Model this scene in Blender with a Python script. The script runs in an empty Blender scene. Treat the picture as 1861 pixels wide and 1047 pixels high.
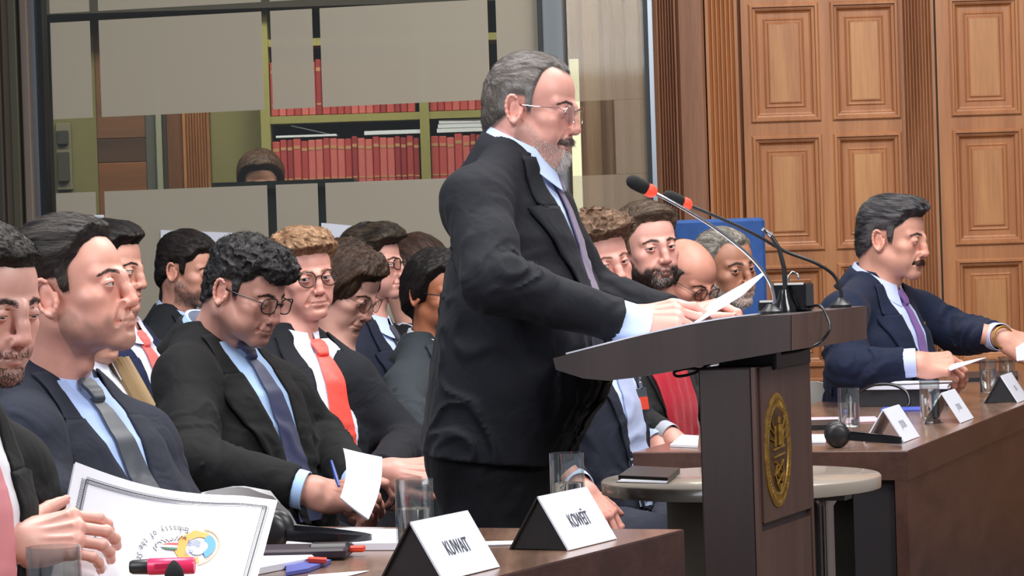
import bpy, math, os
import numpy as np
from mathutils import Vector, Matrix
Q = 1.0   # grid coarseness multiplier
f4 = np.float32
def V(*a): return np.array(a, dtype=np.float64)
def nrm(v):
    v = np.asarray(v, float); return v / (np.linalg.norm(v) + 1e-12)
def sstep(a, b, x):
    t = np.clip((x - a) / (b - a), 0, 1); return t * t * (3 - 2 * t)
# ---------------------------------------------------------------- noise
_rs = np.random.RandomState(7)
_T = (_rs.rand(32, 32, 32) * 2 - 1).astype(f4)
def vnoise(x, y, z):
    xi = np.floor(x).astype(np.int32); yi = np.floor(y).astype(np.int32); zi = np.floor(z).astype(np.int32)
    fx = (x - xi); fy = (y - yi); fz = (z - zi)
    fx = fx * fx * (3 - 2 * fx); fy = fy * fy * (3 - 2 * fy); fz = fz * fz * (3 - 2 * fz)
    a, b, c = xi & 31, yi & 31, zi & 31
    A, B, C = (a + 1) & 31, (b + 1) & 31, (c + 1) & 31
    l = lambda p, q, t: p + (q - p) * t
    return l(l(l(_T[a, b, c], _T[A, b, c], fx), l(_T[a, B, c], _T[A, B, c], fx), fy),
             l(l(_T[a, b, C], _T[A, b, C], fx), l(_T[a, B, C], _T[A, B, C], fx), fy), fz)
def fbm(x, y, z, o=2):
    s = 0; a = 1.0
    for i in range(o):
        s = s + a * vnoise(x + 7.3 * i, y + 3.1 * i, z + 5.7 * i); x = x * 2.03; y = y * 2.03; z = z * 2.03; a *= .5
    return s
# ---------------------------------------------------------------- signed distance grid
class Grid:
    def __init__(s, lo, hi, h):
        h = h * Q
        s.lo = np.asarray(lo, float); s.h = h
        s.n = np.maximum(4, np.ceil((np.asarray(hi, float) - s.lo) / h).astype(int) + 1)
        s.ax = [(s.lo[i] + h * np.arange(s.n[i])).astype(f4) for i in range(3)]
        s.F = np.full(tuple(s.n), 1.0, f4)
    def sub(s, lo, hi, m):
        sl = []
        for i in range(3):
            a = int(math.floor((lo[i] - m - s.lo[i]) / s.h)); b = int(math.ceil((hi[i] + m - s.lo[i]) / s.h)) + 1
            a = max(0, min(a, s.n[i])); b = max(0, min(b, s.n[i]))
            if b <= a: return None
            sl.append(slice(a, b))
        return tuple(sl)
    def pts(s, sl):
        return (s.ax[0][sl[0]][:, None, None], s.ax[1][sl[1]][None, :, None], s.ax[2][sl[2]][None, None, :])
    def put(s, lo, hi, fn, k=0.0, op='u'):
        sl = s.sub(lo, hi, k * 1.2 + 2 * s.h + .004)
        if sl is None: return
        x, y, z = s.pts(sl)
        d = fn(x, y, z)
        A = s.F[sl]
        if op == 'u':
            if k > 0:
                hh = np.maximum(k - np.abs(A - d), 0) / k
                s.F[sl] = np.minimum(A, d) - hh * hh * k * .25
            else: s.F[sl] = np.minimum(A, d)
        elif op == 's':
            d = -d
            if k > 0:
                hh = np.maximum(k - np.abs(A - d), 0) / k
                s.F[sl] = np.maximum(A, d) + hh * hh * k * .25
            else: s.F[sl] = np.maximum(A, d)
    def ell(s, c, r, k=0., op='u', R=None, fn2=None):
        c = np.asarray(c, float); r = np.asarray(r, float)
        if R is None: ext = r
        else: R = np.asarray(R, float); ext = np.sqrt(((R.T * r[None, :]) ** 2).sum(1))   # R rows = local axes
        def f(x, y, z):
            x = x - c[0]; y = y - c[1]; z = z - c[2]
            if R is not None:
                x, y, z = (R[0, 0] * x + R[0, 1] * y + R[0, 2] * z, R[1, 0] * x + R[1, 1] * y + R[1, 2] * z, R[2, 0] * x + R[2, 1] * y + R[2, 2] * z)
            k0 = np.sqrt((x / r[0]) ** 2 + (y / r[1]) ** 2 + (z / r[2]) ** 2)
            k1 = np.sqrt((x / r[0] ** 2) ** 2 + (y / r[1] ** 2) ** 2 + (z / r[2] ** 2) ** 2)
            d = (k0 - 1) * k0 / (k1 + 1e-6)
            return d if fn2 is None else d + fn2(x + c[0], y + c[1], z + c[2])
        s.put(c - ext, c + ext, f, k, op)
    def cap(s, a, b, ra, rb=None, k=0., op='u', disp=None):
        rb = ra if rb is None else rb
        a = np.asarray(a, float); b = np.asarray(b, float); ab = b - a; L2 = float(ab @ ab) + 1e-12
        R = max(ra, rb)
        lo = np.minimum(a - ra, b - rb); hi = np.maximum(a + ra, b + rb)
        def f(x, y, z):
            px = x - a[0]; py = y - a[1]; pz = z - a[2]
            t = (px * ab[0] + py * ab[1] + pz * ab[2]) / L2
            tc = np.clip(t, 0, 1)
            d = np.sqrt((px - tc * ab[0]) ** 2 + (py - tc * ab[1]) ** 2 + (pz - tc * ab[2]) ** 2) - (ra + (rb - ra) * tc)
            return d if disp is None else d + disp(x, y, z, t)
        s.put(lo, hi, f, k, op)
    def sph(s, c, r, k=0., op='u'): s.cap(c, c, r, r, k, op)
    def box(s, c, hs, r=0.0, k=0., op='u', R=None):
        c = np.asarray(c, float); hs = np.asarray(hs, float); R = np.eye(3) if R is None else np.asarray(R, float)
        ext = (np.abs(R.T) * hs[None, :]).sum(1)
        def f(x, y, z):
            x = x - c[0]; y = y - c[1]; z = z - c[2]
            q = [np.abs(R[i, 0] * x + R[i, 1] * y + R[i, 2] * z) - (hs[i] - r) for i in range(3)]
            o = np.sqrt(np.maximum(q[0], 0) ** 2 + np.maximum(q[1], 0) ** 2 + np.maximum(q[2], 0) ** 2)
            return o + np.minimum(np.maximum(q[0], np.maximum(q[1], q[2])), 0) - r
        s.put(c - ext, c + ext, f, k, op)
    def sample(s, P):
        u = (P - s.lo) / s.h
        i = np.floor(u).astype(int)
        ok = np.all((i >= 0) & (i < s.n - 1), axis=1)
        i = np.clip(i, 0, s.n - 2); t = np.clip(u - i, 0, 1)
        F = s.F; x, y, z = i.T; a, b, c = t.T
        g = lambda X, Y, Z: F[X, Y, Z]
        r = (((g(x, y, z) * (1 - a) + g(x + 1, y, z) * a) * (1 - b) + (g(x, y + 1, z) * (1 - a) + g(x + 1, y + 1, z) * a) * b) * (1 - c)
             + ((g(x, y, z + 1) * (1 - a) + g(x + 1, y, z + 1) * a) * (1 - b) + (g(x, y + 1, z + 1) * (1 - a) + g(x + 1, y + 1, z + 1) * a) * b) * c)
        return np.where(ok, r, .05)
    def ray(s, O, D, tmax=.9, off=0.0):
        """march from O along D to the surface at distance `off` outside it"""
        O = np.array(O, float); D = np.asarray(D, float)
        if D.ndim == 1: D = np.repeat(D[None], len(O), 0)
        t = np.zeros(len(O)); hit = np.zeros(len(O), bool)
        for _ in range(220):
            d = s.sample(O + D * t[:, None]) - off
            hit |= d < .0006
            t = np.where(hit, t, t + np.clip(d * .8, .0015, .03))
            if hit.all() or (t[~hit] > tmax).all(): break
        return O + D * t[:, None], hit
    def mesh(s):
        F = s.F; n = s.n
        I = F < 0
        c = sum(I[a:n[0] - 1 + a, b:n[1] - 1 + b, d:n[2] - 1 + d].astype(np.uint8) for a in (0, 1) for b in (0, 1) for d in (0, 1))
        act = (c > 0) & (c < 8)
        idx = np.argwhere(act)
        if len(idx) == 0: return np.zeros((0, 3)), np.zeros((0, 4), int)
        vid = np.full(act.shape, -1, np.int32); vid[act] = np.arange(len(idx))
        x, y, z = idx.T
        C = {(a, b, d): F[x + a, y + b, z + d] for a in (0, 1) for b in (0, 1) for d in (0, 1)}
        P = np.zeros((len(idx), 3)); W = np.zeros(len(idx))
        for ax in range(3):
            for u in (0, 1):
                for v in (0, 1):
                    a = [u, v]; a.insert(ax, 0); b = list(a); b[ax] = 1
                    A = C[tuple(a)]; B = C[tuple(b)]
                    m = (A < 0) != (B < 0)
                    t = np.where(m, A / np.where(m, A - B, 1), 0)
                    pos = np.tile(np.array(a, float), (len(idx), 1)); pos[:, ax] = t
                    P += pos * m[:, None]; W += m
        P = (P / W[:, None] + idx) * s.h + s.lo
        quads = []
        for ax in range(3):
            sl0 = [slice(None)] * 3; sl1 = [slice(None)] * 3; sl0[ax] = slice(0, -1); sl1[ax] = slice(1, None)
            A = I[tuple(sl0)]; B = I[tuple(sl1)]
            e = np.argwhere(A != B)
            o = [i for i in range(3) if i != ax]
            ok = (e[:, o[0]] > 0) & (e[:, o[1]] > 0) & (e[:, o[0]] < n[o[0]] - 1) & (e[:, o[1]] < n[o[1]] - 1)
            e = e[ok]
            if len(e) == 0: continue
            fl = A[tuple(e.T)]
            def at(da, db):
                q = e.copy(); q[:, o[0]] += da; q[:, o[1]] += db; return vid[tuple(q.T)]
            q = np.stack([at(-1, -1), at(0, -1), at(0, 0), at(-1, 0)], 1)
            if ax == 1: fl = ~fl
            q = np.where(fl[:, None], q, q[:, ::-1])
            quads.append(q)
        return P, np.concatenate(quads)
    def grad(s, P, e=None):
        e = e or s.h
        g = np.stack([s.sample(P + np.eye(3)[i] * e) - s.sample(P - np.eye(3)[i] * e) for i in range(3)], 1)
        return g / (np.linalg.norm(g, axis=1, keepdims=True) + 1e-9)
# ---------------------------------------------------------------- mesh collector
class Geo:
    def __init__(s): s.v = []; s.f = []; s.m = []; s.c = []; s.n = 0; s.sm = []
    def add(s, P, faces, mat=0, col=None, smooth=True):
        P = np.asarray(P, float).reshape(-1, 3)
        if isinstance(faces, np.ndarray): fl = [faces + s.n]
        else:
            by = {}
            for f in faces: by.setdefault(len(f), []).append(f)
            fl = [np.array(q, int) + s.n for q in by.values()]
        for q in fl:
            if len(q) == 0: continue
            s.f.append(q); s.m.append(np.full(len(q), mat)); s.sm.append(np.full(len(q), smooth))
        s.v.append(P)
        if col is None: col = (1, 1, 1)
        col = np.asarray(col, float)
        s.c.append(np.tile(col, (len(P), 1)) if col.ndim == 1 else col)
        s.n += len(P); return s
    def grid(s, G, M=None, mat=0, colfn=None):
        P, q = G.mesh(); col = None if colfn is None else colfn(P)
        if M is not None: P = P @ M[:3, :3].T + M[:3, 3]
        return s.add(P, q, mat, col)
    def box(s, c, hs, R=None, mat=0, bev=0.0, col=None):
        R = np.eye(3) if R is None else np.asarray(R, float)     # rows = local axes
        c = np.asarray(c, float); h = np.asarray(hs, float); b = min(bev, min(h) * .9)
        if b <= 0:
            v = np.array([[i, j, k] for i in (-1, 1) for j in (-1, 1) for k in (-1, 1)], float) * h
            f = [(0, 1, 3, 2), (4, 6, 7, 5), (0, 4, 5, 1), (2, 3, 7, 6), (0, 2, 6, 4), (1, 5, 7, 3)]
            return s.add(v @ R + c, f, mat, col, False)
        v = []; key = {}
        for i in (-1, 1):
            for j in (-1, 1):
                for k in (-1, 1):
                    for a in range(3):
                        p = np.array([i, j, k], float) * (h - b); p[a] += (i, j, k)[a] * b
                        key[(i, j, k, a)] = len(v); v.append(p)
        f = []
        for a in range(3):
            o = [x for x in range(3) if x != a]
            for sg in (-1, 1):
                ring = []
                for (p, q) in ((-1, -1), (1, -1), (1, 1), (-1, 1)):
                    t = [0, 0, 0]; t[a] = sg; t[o[0]] = p; t[o[1]] = q; ring.append(key[(*t, a)])
                f.append(ring if (sg > 0) != (a == 1) else ring[::-1])
            for p in (-1, 1):
                for q in (-1, 1):
                    t0 = [0, 0, 0]; t1 = [0, 0, 0]; t0[a] = -1; t1[a] = 1
                    t0[o[0]] = t1[o[0]] = p; t0[o[1]] = t1[o[1]] = q
                    f.append([key[(*t0, o[0])], key[(*t1, o[0])], key[(*t1, o[1])], key[(*t0, o[1])]])
        for i in (-1, 1):
            for j in (-1, 1):
                for k in (-1, 1): f.append([key[(i, j, k, a)] for a in range(3)])
        v = np.array(v)
        g = []
        for q in f:       # orient outward
            n_ = np.cross(v[q[1]] - v[q[0]], v[q[2]] - v[q[0]]); ctr = v[list(q)].mean(0)
            g.append(q if n_ @ ctr > 0 else q[::-1])
        return s.add(v @ R + c, g, mat, col, False)
    def loft(s, rings, mat=0, col=None, closed=True, caps=True, smooth=True):
        n = len(rings[0]); P = np.concatenate([np.asarray(r, float) for r in rings]); f = []
        for i in range(len(rings) - 1):
            for j in range(n if closed else n - 1):
                a = i * n + j; b = i * n + (j + 1) % n; f.append((a, b, b + n, a + n))
        s.add(P, f, mat, col, smooth)
        if caps and closed:
            s.add(rings[0], [tuple(range(n))[::-1]], mat, col, False); s.add(rings[-1], [tuple(range(n))], mat, col, False)
        return s
    def tube(s, pts, r, n=10, mat=0, col=None, caps=True):
        pts = [np.asarray(p, float) for p in pts]; rr = r if hasattr(r, '__len__') else [r] * len(pts)
        rings = []; up = None
        for i, p in enumerate(pts):
            t = nrm(pts[min(i + 1, len(pts) - 1)] - pts[max(i - 1, 0)])
            if up is None: up = np.cross(t, V(0, 0, 1)) if abs(t[2]) < .9 else np.cross(t, V(1, 0, 0))
            up = nrm(up - t * (up @ t)); w = np.cross(t, up)
            rings.append([p + rr[i] * (math.cos(a) * up + math.sin(a) * w) for a in np.linspace(0, 2 * math.pi, n, endpoint=False)])
        return s.loft(rings, mat, col, True, caps)
    def lathe(s, c, prof, n=32, mat=0, R=None, col=None):
        R = np.eye(3) if R is None else np.asarray(R, float); c = np.asarray(c, float)
        rings = [np.array([[r * math.cos(a), r * math.sin(a), z] for a in np.linspace(0, 2 * math.pi, n, endpoint=False)]) @ R + c for r, z in prof]
        return s.loft(rings, mat, col, True, False)
    def sheet(s, T, thick=.001, mat=0, col=None, smooth=True):
        """T: rows x cols x 3 array of points -> closed thin solid"""
        T = np.asarray(T, float); a, b, _ = T.shape
        du = np.gradient(T, axis=1); dv = np.gradient(T, axis=0); N = np.cross(du, dv); N /= (np.linalg.norm(N, axis=2, keepdims=True) + 1e-12)
        P = np.concatenate([(T + N * thick / 2).reshape(-1, 3), (T - N * thick / 2).reshape(-1, 3)]); o = a * b
        f = []
        for i in range(a - 1):
            for j in range(b - 1):
                q = (i * b + j, i * b + j + 1, (i + 1) * b + j + 1, (i + 1) * b + j); f.append(q); f.append(tuple(o + k for k in q[::-1]))
        bd = [i * b for i in range(a)] ; 
        per = [j for j in range(b)] + [i * b + b - 1 for i in range(1, a)] + [(a - 1) * b + j for j in range(b - 2, -1, -1)] + [i * b for i in range(a - 2, 0, -1)]
        for i in range(len(per)):
            p, q = per[i], per[(i + 1) % len(per)]; f.append((q, p, p + o, q + o))
        return s.add(P, f, mat, col, smooth)
    def build(s, name, mats, parent=None, origin=None):
        P = np.concatenate(s.v) if s.v else np.zeros((0, 3)); C = np.concatenate(s.c)
        if parent is not None: org = np.array(parent['_o']) if '_o' in parent else np.array(parent.matrix_world.translation)
        elif origin is not None: org = np.asarray(origin, float)
        else: org = V((P[:, 0].min() + P[:, 0].max()) / 2, (P[:, 1].min() + P[:, 1].max()) / 2, P[:, 2].min())
        me = bpy.data.meshes.new(name); P = P - org
        me.vertices.add(len(P)); me.vertices.foreach_set('co', P.astype(f4).ravel())
        lv = np.concatenate([q.ravel() for q in s.f]).astype(np.int32)
        cnt = np.concatenate([np.full(len(q), q.shape[1]) for q in s.f]); st = np.concatenate([[0], np.cumsum(cnt)[:-1]]).astype(np.int32)
        me.loops.add(len(lv)); me.loops.foreach_set('vertex_index', lv)
        me.polygons.add(len(cnt)); me.polygons.foreach_set('loop_start', st)
        me.polygons.foreach_set('material_index', np.concatenate(s.m).astype(np.int32))
        me.polygons.foreach_set('use_smooth', np.concatenate(s.sm))
        at = me.color_attributes.new('Col', 'FLOAT_COLOR', 'POINT')
        at.data.foreach_set('color', np.concatenate([C, np.ones((len(C), 1))], 1).astype(f4).ravel())
        me.update(calc_edges=True); me.validate()
        if len(P) < 9000 and np.concatenate(s.sm).any(): me.set_sharp_from_angle(angle=math.radians(48))
        for m in (mats if isinstance(mats, (list, tuple)) else [mats]): me.materials.append(m)
        o = bpy.data.objects.new(name, me); bpy.context.scene.collection.objects.link(o)
        if parent is not None: o.parent = parent
        else: o.location = org
        o['_o'] = [float(a) for a in org]
        return o
def tag(o, label=None, cat=None, group=None, kind=None):
    if label: o['label'] = label
    if cat: o['category'] = cat
    if group: o['group'] = group
    if kind: o['kind'] = kind
    return o
def empty(name, loc, label=None, cat=None, group=None):
    o = bpy.data.objects.new(name, None); bpy.context.scene.collection.objects.link(o); o.location = loc; o['_o'] = [float(a) for a in loc]
    o.empty_display_size = .05
    return tag(o, label, cat, group)
# ---------------------------------------------------------------- materials
def newmat(name):
    m = bpy.data.materials.new(name); m.use_nodes = True; nt = m.node_tree
    return m, nt, nt.nodes['Principled BSDF']
def N_(nt, t, **k):
    n = nt.nodes.new(t)
    for a, b in k.items():
        if a in n.inputs.keys() if hasattr(n.inputs, 'keys') else False: n.inputs[a].default_value = b
        else: setattr(n, a, b)
    return n
def rgba(c): return (c[0], c[1], c[2], 1)
def srgb(r, g, b):
    f = lambda c: (c / 255 / 12.92) if c / 255 <= .04045 else ((c / 255 + .055) / 1.055) ** 2.4
    return (f(r), f(g), f(b))
def m_plain(name, c, rough=.5, metal=0, spec=.5, bump=None, sheen=0, coat=0, noise=None, emit=None, trans=0, sss=0):
    m, nt, b = newmat(name); b.inputs['Base Color'].default_value = rgba(c); b.inputs['Roughness'].default_value = rough
    b.inputs['Metallic'].default_value = metal; b.inputs['Specular IOR Level'].default_value = spec
    b.inputs['Sheen Weight'].default_value = sheen; b.inputs['Coat Weight'].default_value = coat; b.inputs['Transmission Weight'].default_value = trans
    if emit: b.inputs['Emission Color'].default_value = rgba(emit[0]); b.inputs['Emission Strength'].default_value = emit[1]
    tc = N_(nt, 'ShaderNodeTexCoord')
    if noise:   # (scale vector, amount)
        mp = N_(nt, 'ShaderNodeMapping'); mp.inputs['Scale'].default_value = noise[0]; nt.links.new(tc.outputs['Object'], mp.inputs['Vector'])
        nz = N_(nt, 'ShaderNodeTexNoise'); nz.inputs['Scale'].default_value = 1; nz.inputs['Detail'].default_value = 4; nt.links.new(mp.outputs[0], nz.inputs['Vector'])
        mr = N_(nt, 'ShaderNodeMapRange'); mr.inputs['From Min'].default_value = .3; mr.inputs['From Max'].default_value = .7
        mr.inputs['To Min'].default_value = 1 - noise[1]; mr.inputs['To Max'].default_value = 1 + noise[1]; nt.links.new(nz.outputs['Fac'], mr.inputs['Value'])
        hs = N_(nt, 'ShaderNodeHueSaturation'); hs.inputs['Color'].default_value = rgba(c); nt.links.new(mr.outputs[0], hs.inputs['Value']); nt.links.new(hs.outputs[0], b.inputs['Base Color'])
    if bump:    # (scale, strength, distance)
        nz = N_(nt, 'ShaderNodeTexNoise'); nz.inputs['Scale'].default_value = bump[0]; nz.inputs['Detail'].default_value = 3; nt.links.new(tc.outputs['Object'], nz.inputs['Vector'])
        bp = N_(nt, 'ShaderNodeBump'); bp.inputs['Strength'].default_value = bump[1]; bp.inputs['Distance'].default_value = bump[2]
        nt.links.new(nz.outputs['Fac'], bp.inputs['Height']); nt.links.new(bp.outputs[0], b.inputs['Normal'])
    return m
def m_vcol(name, rough=.5, sss=0., bump=None, spec=.5, sheen=0):
    m, nt, b = newmat(name); a = N_(nt, 'ShaderNodeVertexColor'); a.layer_name = 'Col'; nt.links.new(a.outputs[0], b.inputs['Base Color'])
    b.inputs['Roughness'].default_value = rough; b.inputs['Specular IOR Level'].default_value = spec; b.inputs['Sheen Weight'].default_value = sheen
    if sss: b.inputs['Subsurface Weight'].default_value = sss; b.inputs['Subsurface Radius'].default_value = (.012, .005, .003); b.inputs['Subsurface Scale'].default_value = .6
    if bump:
        tc = N_(nt, 'ShaderNodeTexCoord'); nz = N_(nt, 'ShaderNodeTexNoise'); nz.inputs['Scale'].default_value = bump[0]; nz.inputs['Detail'].default_value = 3; nt.links.new(tc.outputs['Object'], nz.inputs['Vector'])
        bp = N_(nt, 'ShaderNodeBump'); bp.inputs['Strength'].default_value = bump[1]; bp.inputs['Distance'].default_value = bump[2]
        nt.links.new(nz.outputs['Fac'], bp.inputs['Height']); nt.links.new(bp.outputs[0], b.inputs['Normal'])
    return m
# ================================================================ heads
def interp(x, pts):
    xs = [p[0] for p in pts]; ys = [p[1] for p in pts]
    return np.interp(x, xs, ys)
HL_DEF = [(-.12, -.075), (-.085, -.075), (-.06, -.065), (-.034, -.035), (-.030, .012), (.008, .016), (.012, -.022), (.024, -.024), (.030, .022), (.052, .036), (.066, .064), (.085, .072), (.12, .075)]
def head(M, p, skin_geo, eye_geo, hair_geo, neck_to=None, h=.002):
    """M: 4x4 head->world. p: parameters. head local: +Y face, +X person's right, +Z up, origin between the ears at eye height"""
    g = p.get
    jw = g('jaw', 1.0); fat = g('fat', 0.); nl = g('nose', 1.0); fw = g('fw', 1.0)
    S = Grid((-.1, -.135, -.2), (.1, .15, .145), h)
    cran = [((0, -.013, .03), (.0765 * fw, .092, .085)), ((0, .026, .034), (.066 * fw, .062, .064))]
    for c, r in cran: S.ell(c, r, .02)
    S.ell((0, -.040, -.01), (.066 * fw, .062, .064), .02)
    Sk = S.F.copy()     # bare skull for hair
    S.ell((0, .034, -.022), (.062 * fw, .052, .06), .02)
    S.ell((0, .03, -.066), (.05 * jw + fat * .5, .05, .042 + fat * .3), .024)
    for sx in (-1, 1):
        S.cap((sx * (.053 * jw + fat * .3), -.004, -.052 - fat * .2), (sx * .018, .07, -.098), .019 + fat * .4, .015, .022)
        S.ell((sx * .044 * fw, .056, -.024), (.022, .022, .018), .016)        # cheekbone
        S.ell((sx * .038, .058, -.058), (.018 + fat * .5, .02, .026), .02)     # cheek
    chz = g('chin', 0.)
    S.ell((0, .077 + chz, -.1), (.021 * jw, .017, .015), .018)
    if g('dchin', 0): S.ell((0, .035, -.115), (.045, .045, .02 + g('dchin')), .03)
    S.ell((0, .078, -.066), (.03, .019, .026), .018)                          # muzzle
    # neck
    if neck_to is not None:
        nb = np.asarray(neck_to, float); nr = g('neck', .057)
        S.cap((0, -.03, -.05), nb, nr * .96, nr * 1.02, .03)
        for sx in (-1, 1): S.cap((sx * .05, -.02, -.05), nb * .9 + V(sx * .018, .02, 0), .014, .016, .02)
        S.sph((0, nb[1] * .45 + .035, -.13), .012, .02)
    # brow ridge, sockets
    for sx in (-1, 1):
        S.cap((sx * .045, .066, .016), (sx * .012, .084, .014), .010, .009, .012)
        S.ell((sx * .0325, .103, -.003), (.017, .013, .0125), .012, 's')
    S.ell((0, .093, .004), (.009, .012, .016), .012)
    # nose
    ny = .088; tipy = ny + .018 * nl; tz = -.037 - .004 * (nl - 1) + g('nosez', 0.)
    S.cap((0, ny - .002, .004), (0, (ny + tipy) / 2 + .001 + g('hump', 0.), (tz + .004) / 2), .0078, .0092, .009)
    S.cap((0, (ny + tipy) / 2 + .001 + g('hump', 0.), (tz + .004) / 2), (0, tipy - .003, tz), .0092, .0118 * g('tipr', 1.), .008)
    for sx in (-1, 1):
        S.ell((sx * .0138, tipy - .014, tz - .003), (.0082, .012, .009), .006)
        S.ell((sx * .0075, tipy - .012, tz - .0125), (.0035, .006, .004), .003, 's')
    # lips
    mo = g('open', 0.); mz = -.069
    lipU = [(-.027, .077, mz), (-.014, .0925, mz + .004), (-.004, .0985, mz + .0062), (0, .0975, mz + .005), (.004, .0985, mz + .0062), (.014, .0925, mz + .004), (.027, .077, mz)]
    lipL = [(-.026, .077, mz - .001), (-.013, .091, mz - .0065 - mo), (0, .0965, mz - .0085 - mo), (.013, .091, mz - .0065 - mo), (.026, .077, mz - .001)]
    lipU = [(a, b - .003, c) for a, b, c in lipU]; lipL = [(a, b - .003, c) for a, b, c in lipL]
    for q in (lipU, lipL):
        for a, b in zip(q[:-1], q[1:]): S.cap(a, b, .0042, .0042, .004)
    mo_l = [(-.028, .082, mz - .0002), (-.014, .097, mz - .0008 - mo / 2), (0, .103, mz - .001 - mo / 2), (.014, .097, mz - .0008 - mo / 2), (.028, .082, mz - .0002)]
    for a, b in zip(mo_l[:-1], mo_l[1:]): S.cap(a, b, .0018 + mo / 2, .0018 + mo / 2, .0025, 's')
    S.ell((0, .098, -.086), (.02, .008, .005), .008, 's')
    for sx in (-1, 1):
        S.cap((sx * .019, .096, -.040), (sx * .031, .082, -.07), .002, .002, .009, 's')
        if g('folds', 0): S.cap((sx * .020, .094, -.042), (sx * .033, .082, -.072), .0025, .002, .007, 's')
    # eyelids
    lid = g('lid', .35)     # 0 open .. 1 closed
    E = []
    for sx in (-1, 1):
        ec = V(sx * .0325, .0765, -.002); E.append(ec)
        zt = .0055 - lid * .0085
        def lids(x, y, z, ec=ec, zt=zt):
            r = np.sqrt((x - ec[0]) ** 2 + (y - ec[1]) ** 2 + (z - ec[2]) ** 2)
            sh = r - .0148
            cx = (x - ec[0]) ** 2 * 18
            up = np.maximum(sh, (zt - cx) - (z - ec[2])); lo = np.maximum(sh, (z - ec[2]) - (-.0052 + cx * .6))
            return np.minimum(up, lo)
        S.put(ec - .016, ec + .016, lids, .0028)
        S.cap(ec + V(-.012, .008, .0085), ec + V(.012, .008, .0085), .001, .001, .004, 's')
    # ears
    er = g('ear', .93)
    for sx in (-1, 1):
        o = V(sx * .074 * fw, -.008, -.008)
        def ep(a, r, out): return o + V(sx * out, -.004 + .0165 * er * math.cos(a) * r - .006 * math.sin(a), .031 * er * math.sin(a) * r)
        S.ell(o + V(sx * .006, -.006, -.002), (.006, .015 * er, .027 * er), .005)
        pr = None
        for k in range(13):
            a = math.radians(-60 - 0 + (k / 12) * 285) * -1 + math.radians(-80)
            q = ep(a, 1.0 if k > 2 else .9, .012 + .004 * math.sin(k / 12 * math.pi))
            if pr is not None: S.cap(pr, q, .0036, .0036, .003)
            pr = q
        S.ell(o + V(sx * .010, -.001, -.029 * er), (.005, .008, .009), .006)           # lobe
        S.ell(o + V(sx * .0165, .001, -.002), (.007, .0085, .0135), .004, 's')       # concha
        S.cap(o + V(sx * .004, .011, .003), o + V(sx * .007, .012, -.012), .004, .0045, .005)
    # ----------------------------------------------------------- colours
    base = np.array(g('skin', srgb(205, 150, 130))); red = base * np.array([1.04, .76, .72]); lipc = base * np.array(g('lipc', (.86, .56, .56)))
    hc = np.array(g('hair', (.02, .015, .012))); hl = g('hl', HL_DEF)
    bc = np.array(g('beardc', hc)); stub = g('stub', 0.)
    def seg(P, pts, r):
        d = np.full(len(P), 9.)
        for a, b in zip(pts[:-1], pts[1:]):
            a = np.array(a); b = np.array(b); ab = b - a; t = np.clip(((P - a) @ ab) / (ab @ ab), 0, 1)
            d = np.minimum(d, np.linalg.norm(P - a - t[:, None] * ab, axis=1))
        return d - r
    def zl(P): 
        rec = g('rec', 0.) * sstep(.02, .045, np.abs(P[:, 0])) * sstep(.02, .06, P[:, 1])
        return P[:, 2] - interp(P[:, 1], hl) - rec
    def beardmask(P):
        zb = interp(P[:, 1], g('bl', [(-.12, -.6), (-.02, -.5), (-.004, -.03), (.015, -.026), (.03, -.044), (.05, -.062), (.066, -.064), (.078, -.051), (.12, -.049)]))
        m = sstep(g('be', -.004), g('be2', .016), zb - P[:, 2] + .004 * fbm(P[:, 0] * 70, P[:, 1] * 70, P[:, 2] * 70, 2)) * sstep(-.128, -.112, P[:, 2] - .12 * np.maximum(0, .02 - P[:, 1]))
        lips = np.minimum(seg(P, lipU, .0045), seg(P, lipL, .0045))
        m = m * sstep(0, .003, lips)
        m = m * (1 - g('soul', .5) * (sstep(.012, .0, np.abs(np.abs(P[:, 0]) - .02)) * sstep(.012, 0, np.abs(P[:, 2] + .083))))
        return m
    def colfn(P):
        c = np.tile(base, (len(P), 1))
        def mix(c, t, m): m = np.clip(m, 0, 1)[:, None]; return c * (1 - m) + t * m
        n = fbm(P[:, 0] * 60, P[:, 1] * 60, P[:, 2] * 60, 3)
        c = c * (1 + .05 * n)[:, None]
        gs = lambda q, r: np.exp(-((P - np.array(q)) ** 2).sum(1) / r ** 2)
        c = mix(c, red, .45 * gs((0, tipy, tz), .018) + .22 * (gs((.045, .065, -.03), .024) + gs((-.045, .065, -.03), .024)) + .3 * sstep(.074, .082, np.abs(P[:, 0])) * sstep(.03, .01, np.abs(P[:, 2] + .005)))
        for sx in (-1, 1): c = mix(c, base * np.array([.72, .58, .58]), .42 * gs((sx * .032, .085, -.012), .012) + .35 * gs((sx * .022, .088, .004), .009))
        c = mix(c, lipc, sstep(.0012, -.001, np.minimum(seg(P, lipU, .0036), seg(P, lipL, .0046))))
        if stub: c = mix(c, bc * .6 + base * .25, stub * beardmask(P) * (.8 + .3 * n))
        if g('beard', 0): c = mix(c, bc, .9 * beardmask(P))
        # brows: colour below the strands
        for sx in (-1, 1):
            br = [(sx * .011, .089, .0155 + g('browz', 0)), (sx * .028, .086, .0205 + g('browz', 0)), (sx * .05, .068, .0145 + g('browz', 0))]
            c = mix(c, np.array(g('browc', hc)), g('brow', .75) * sstep(.0014, -.0012, seg(P * np.array([1, .75, 1]), [(a, b * .75, z) for a, b, z in br], .0030 * g('browt', 1.))))
            # lash line
            ec = V(sx * .0325, .0765, -.002); zt = .0055 - lid * .0085
            dz = (P[:, 2] - ec[2]) - (zt - (P[:, 0] - ec[0]) ** 2 * 18)
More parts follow.
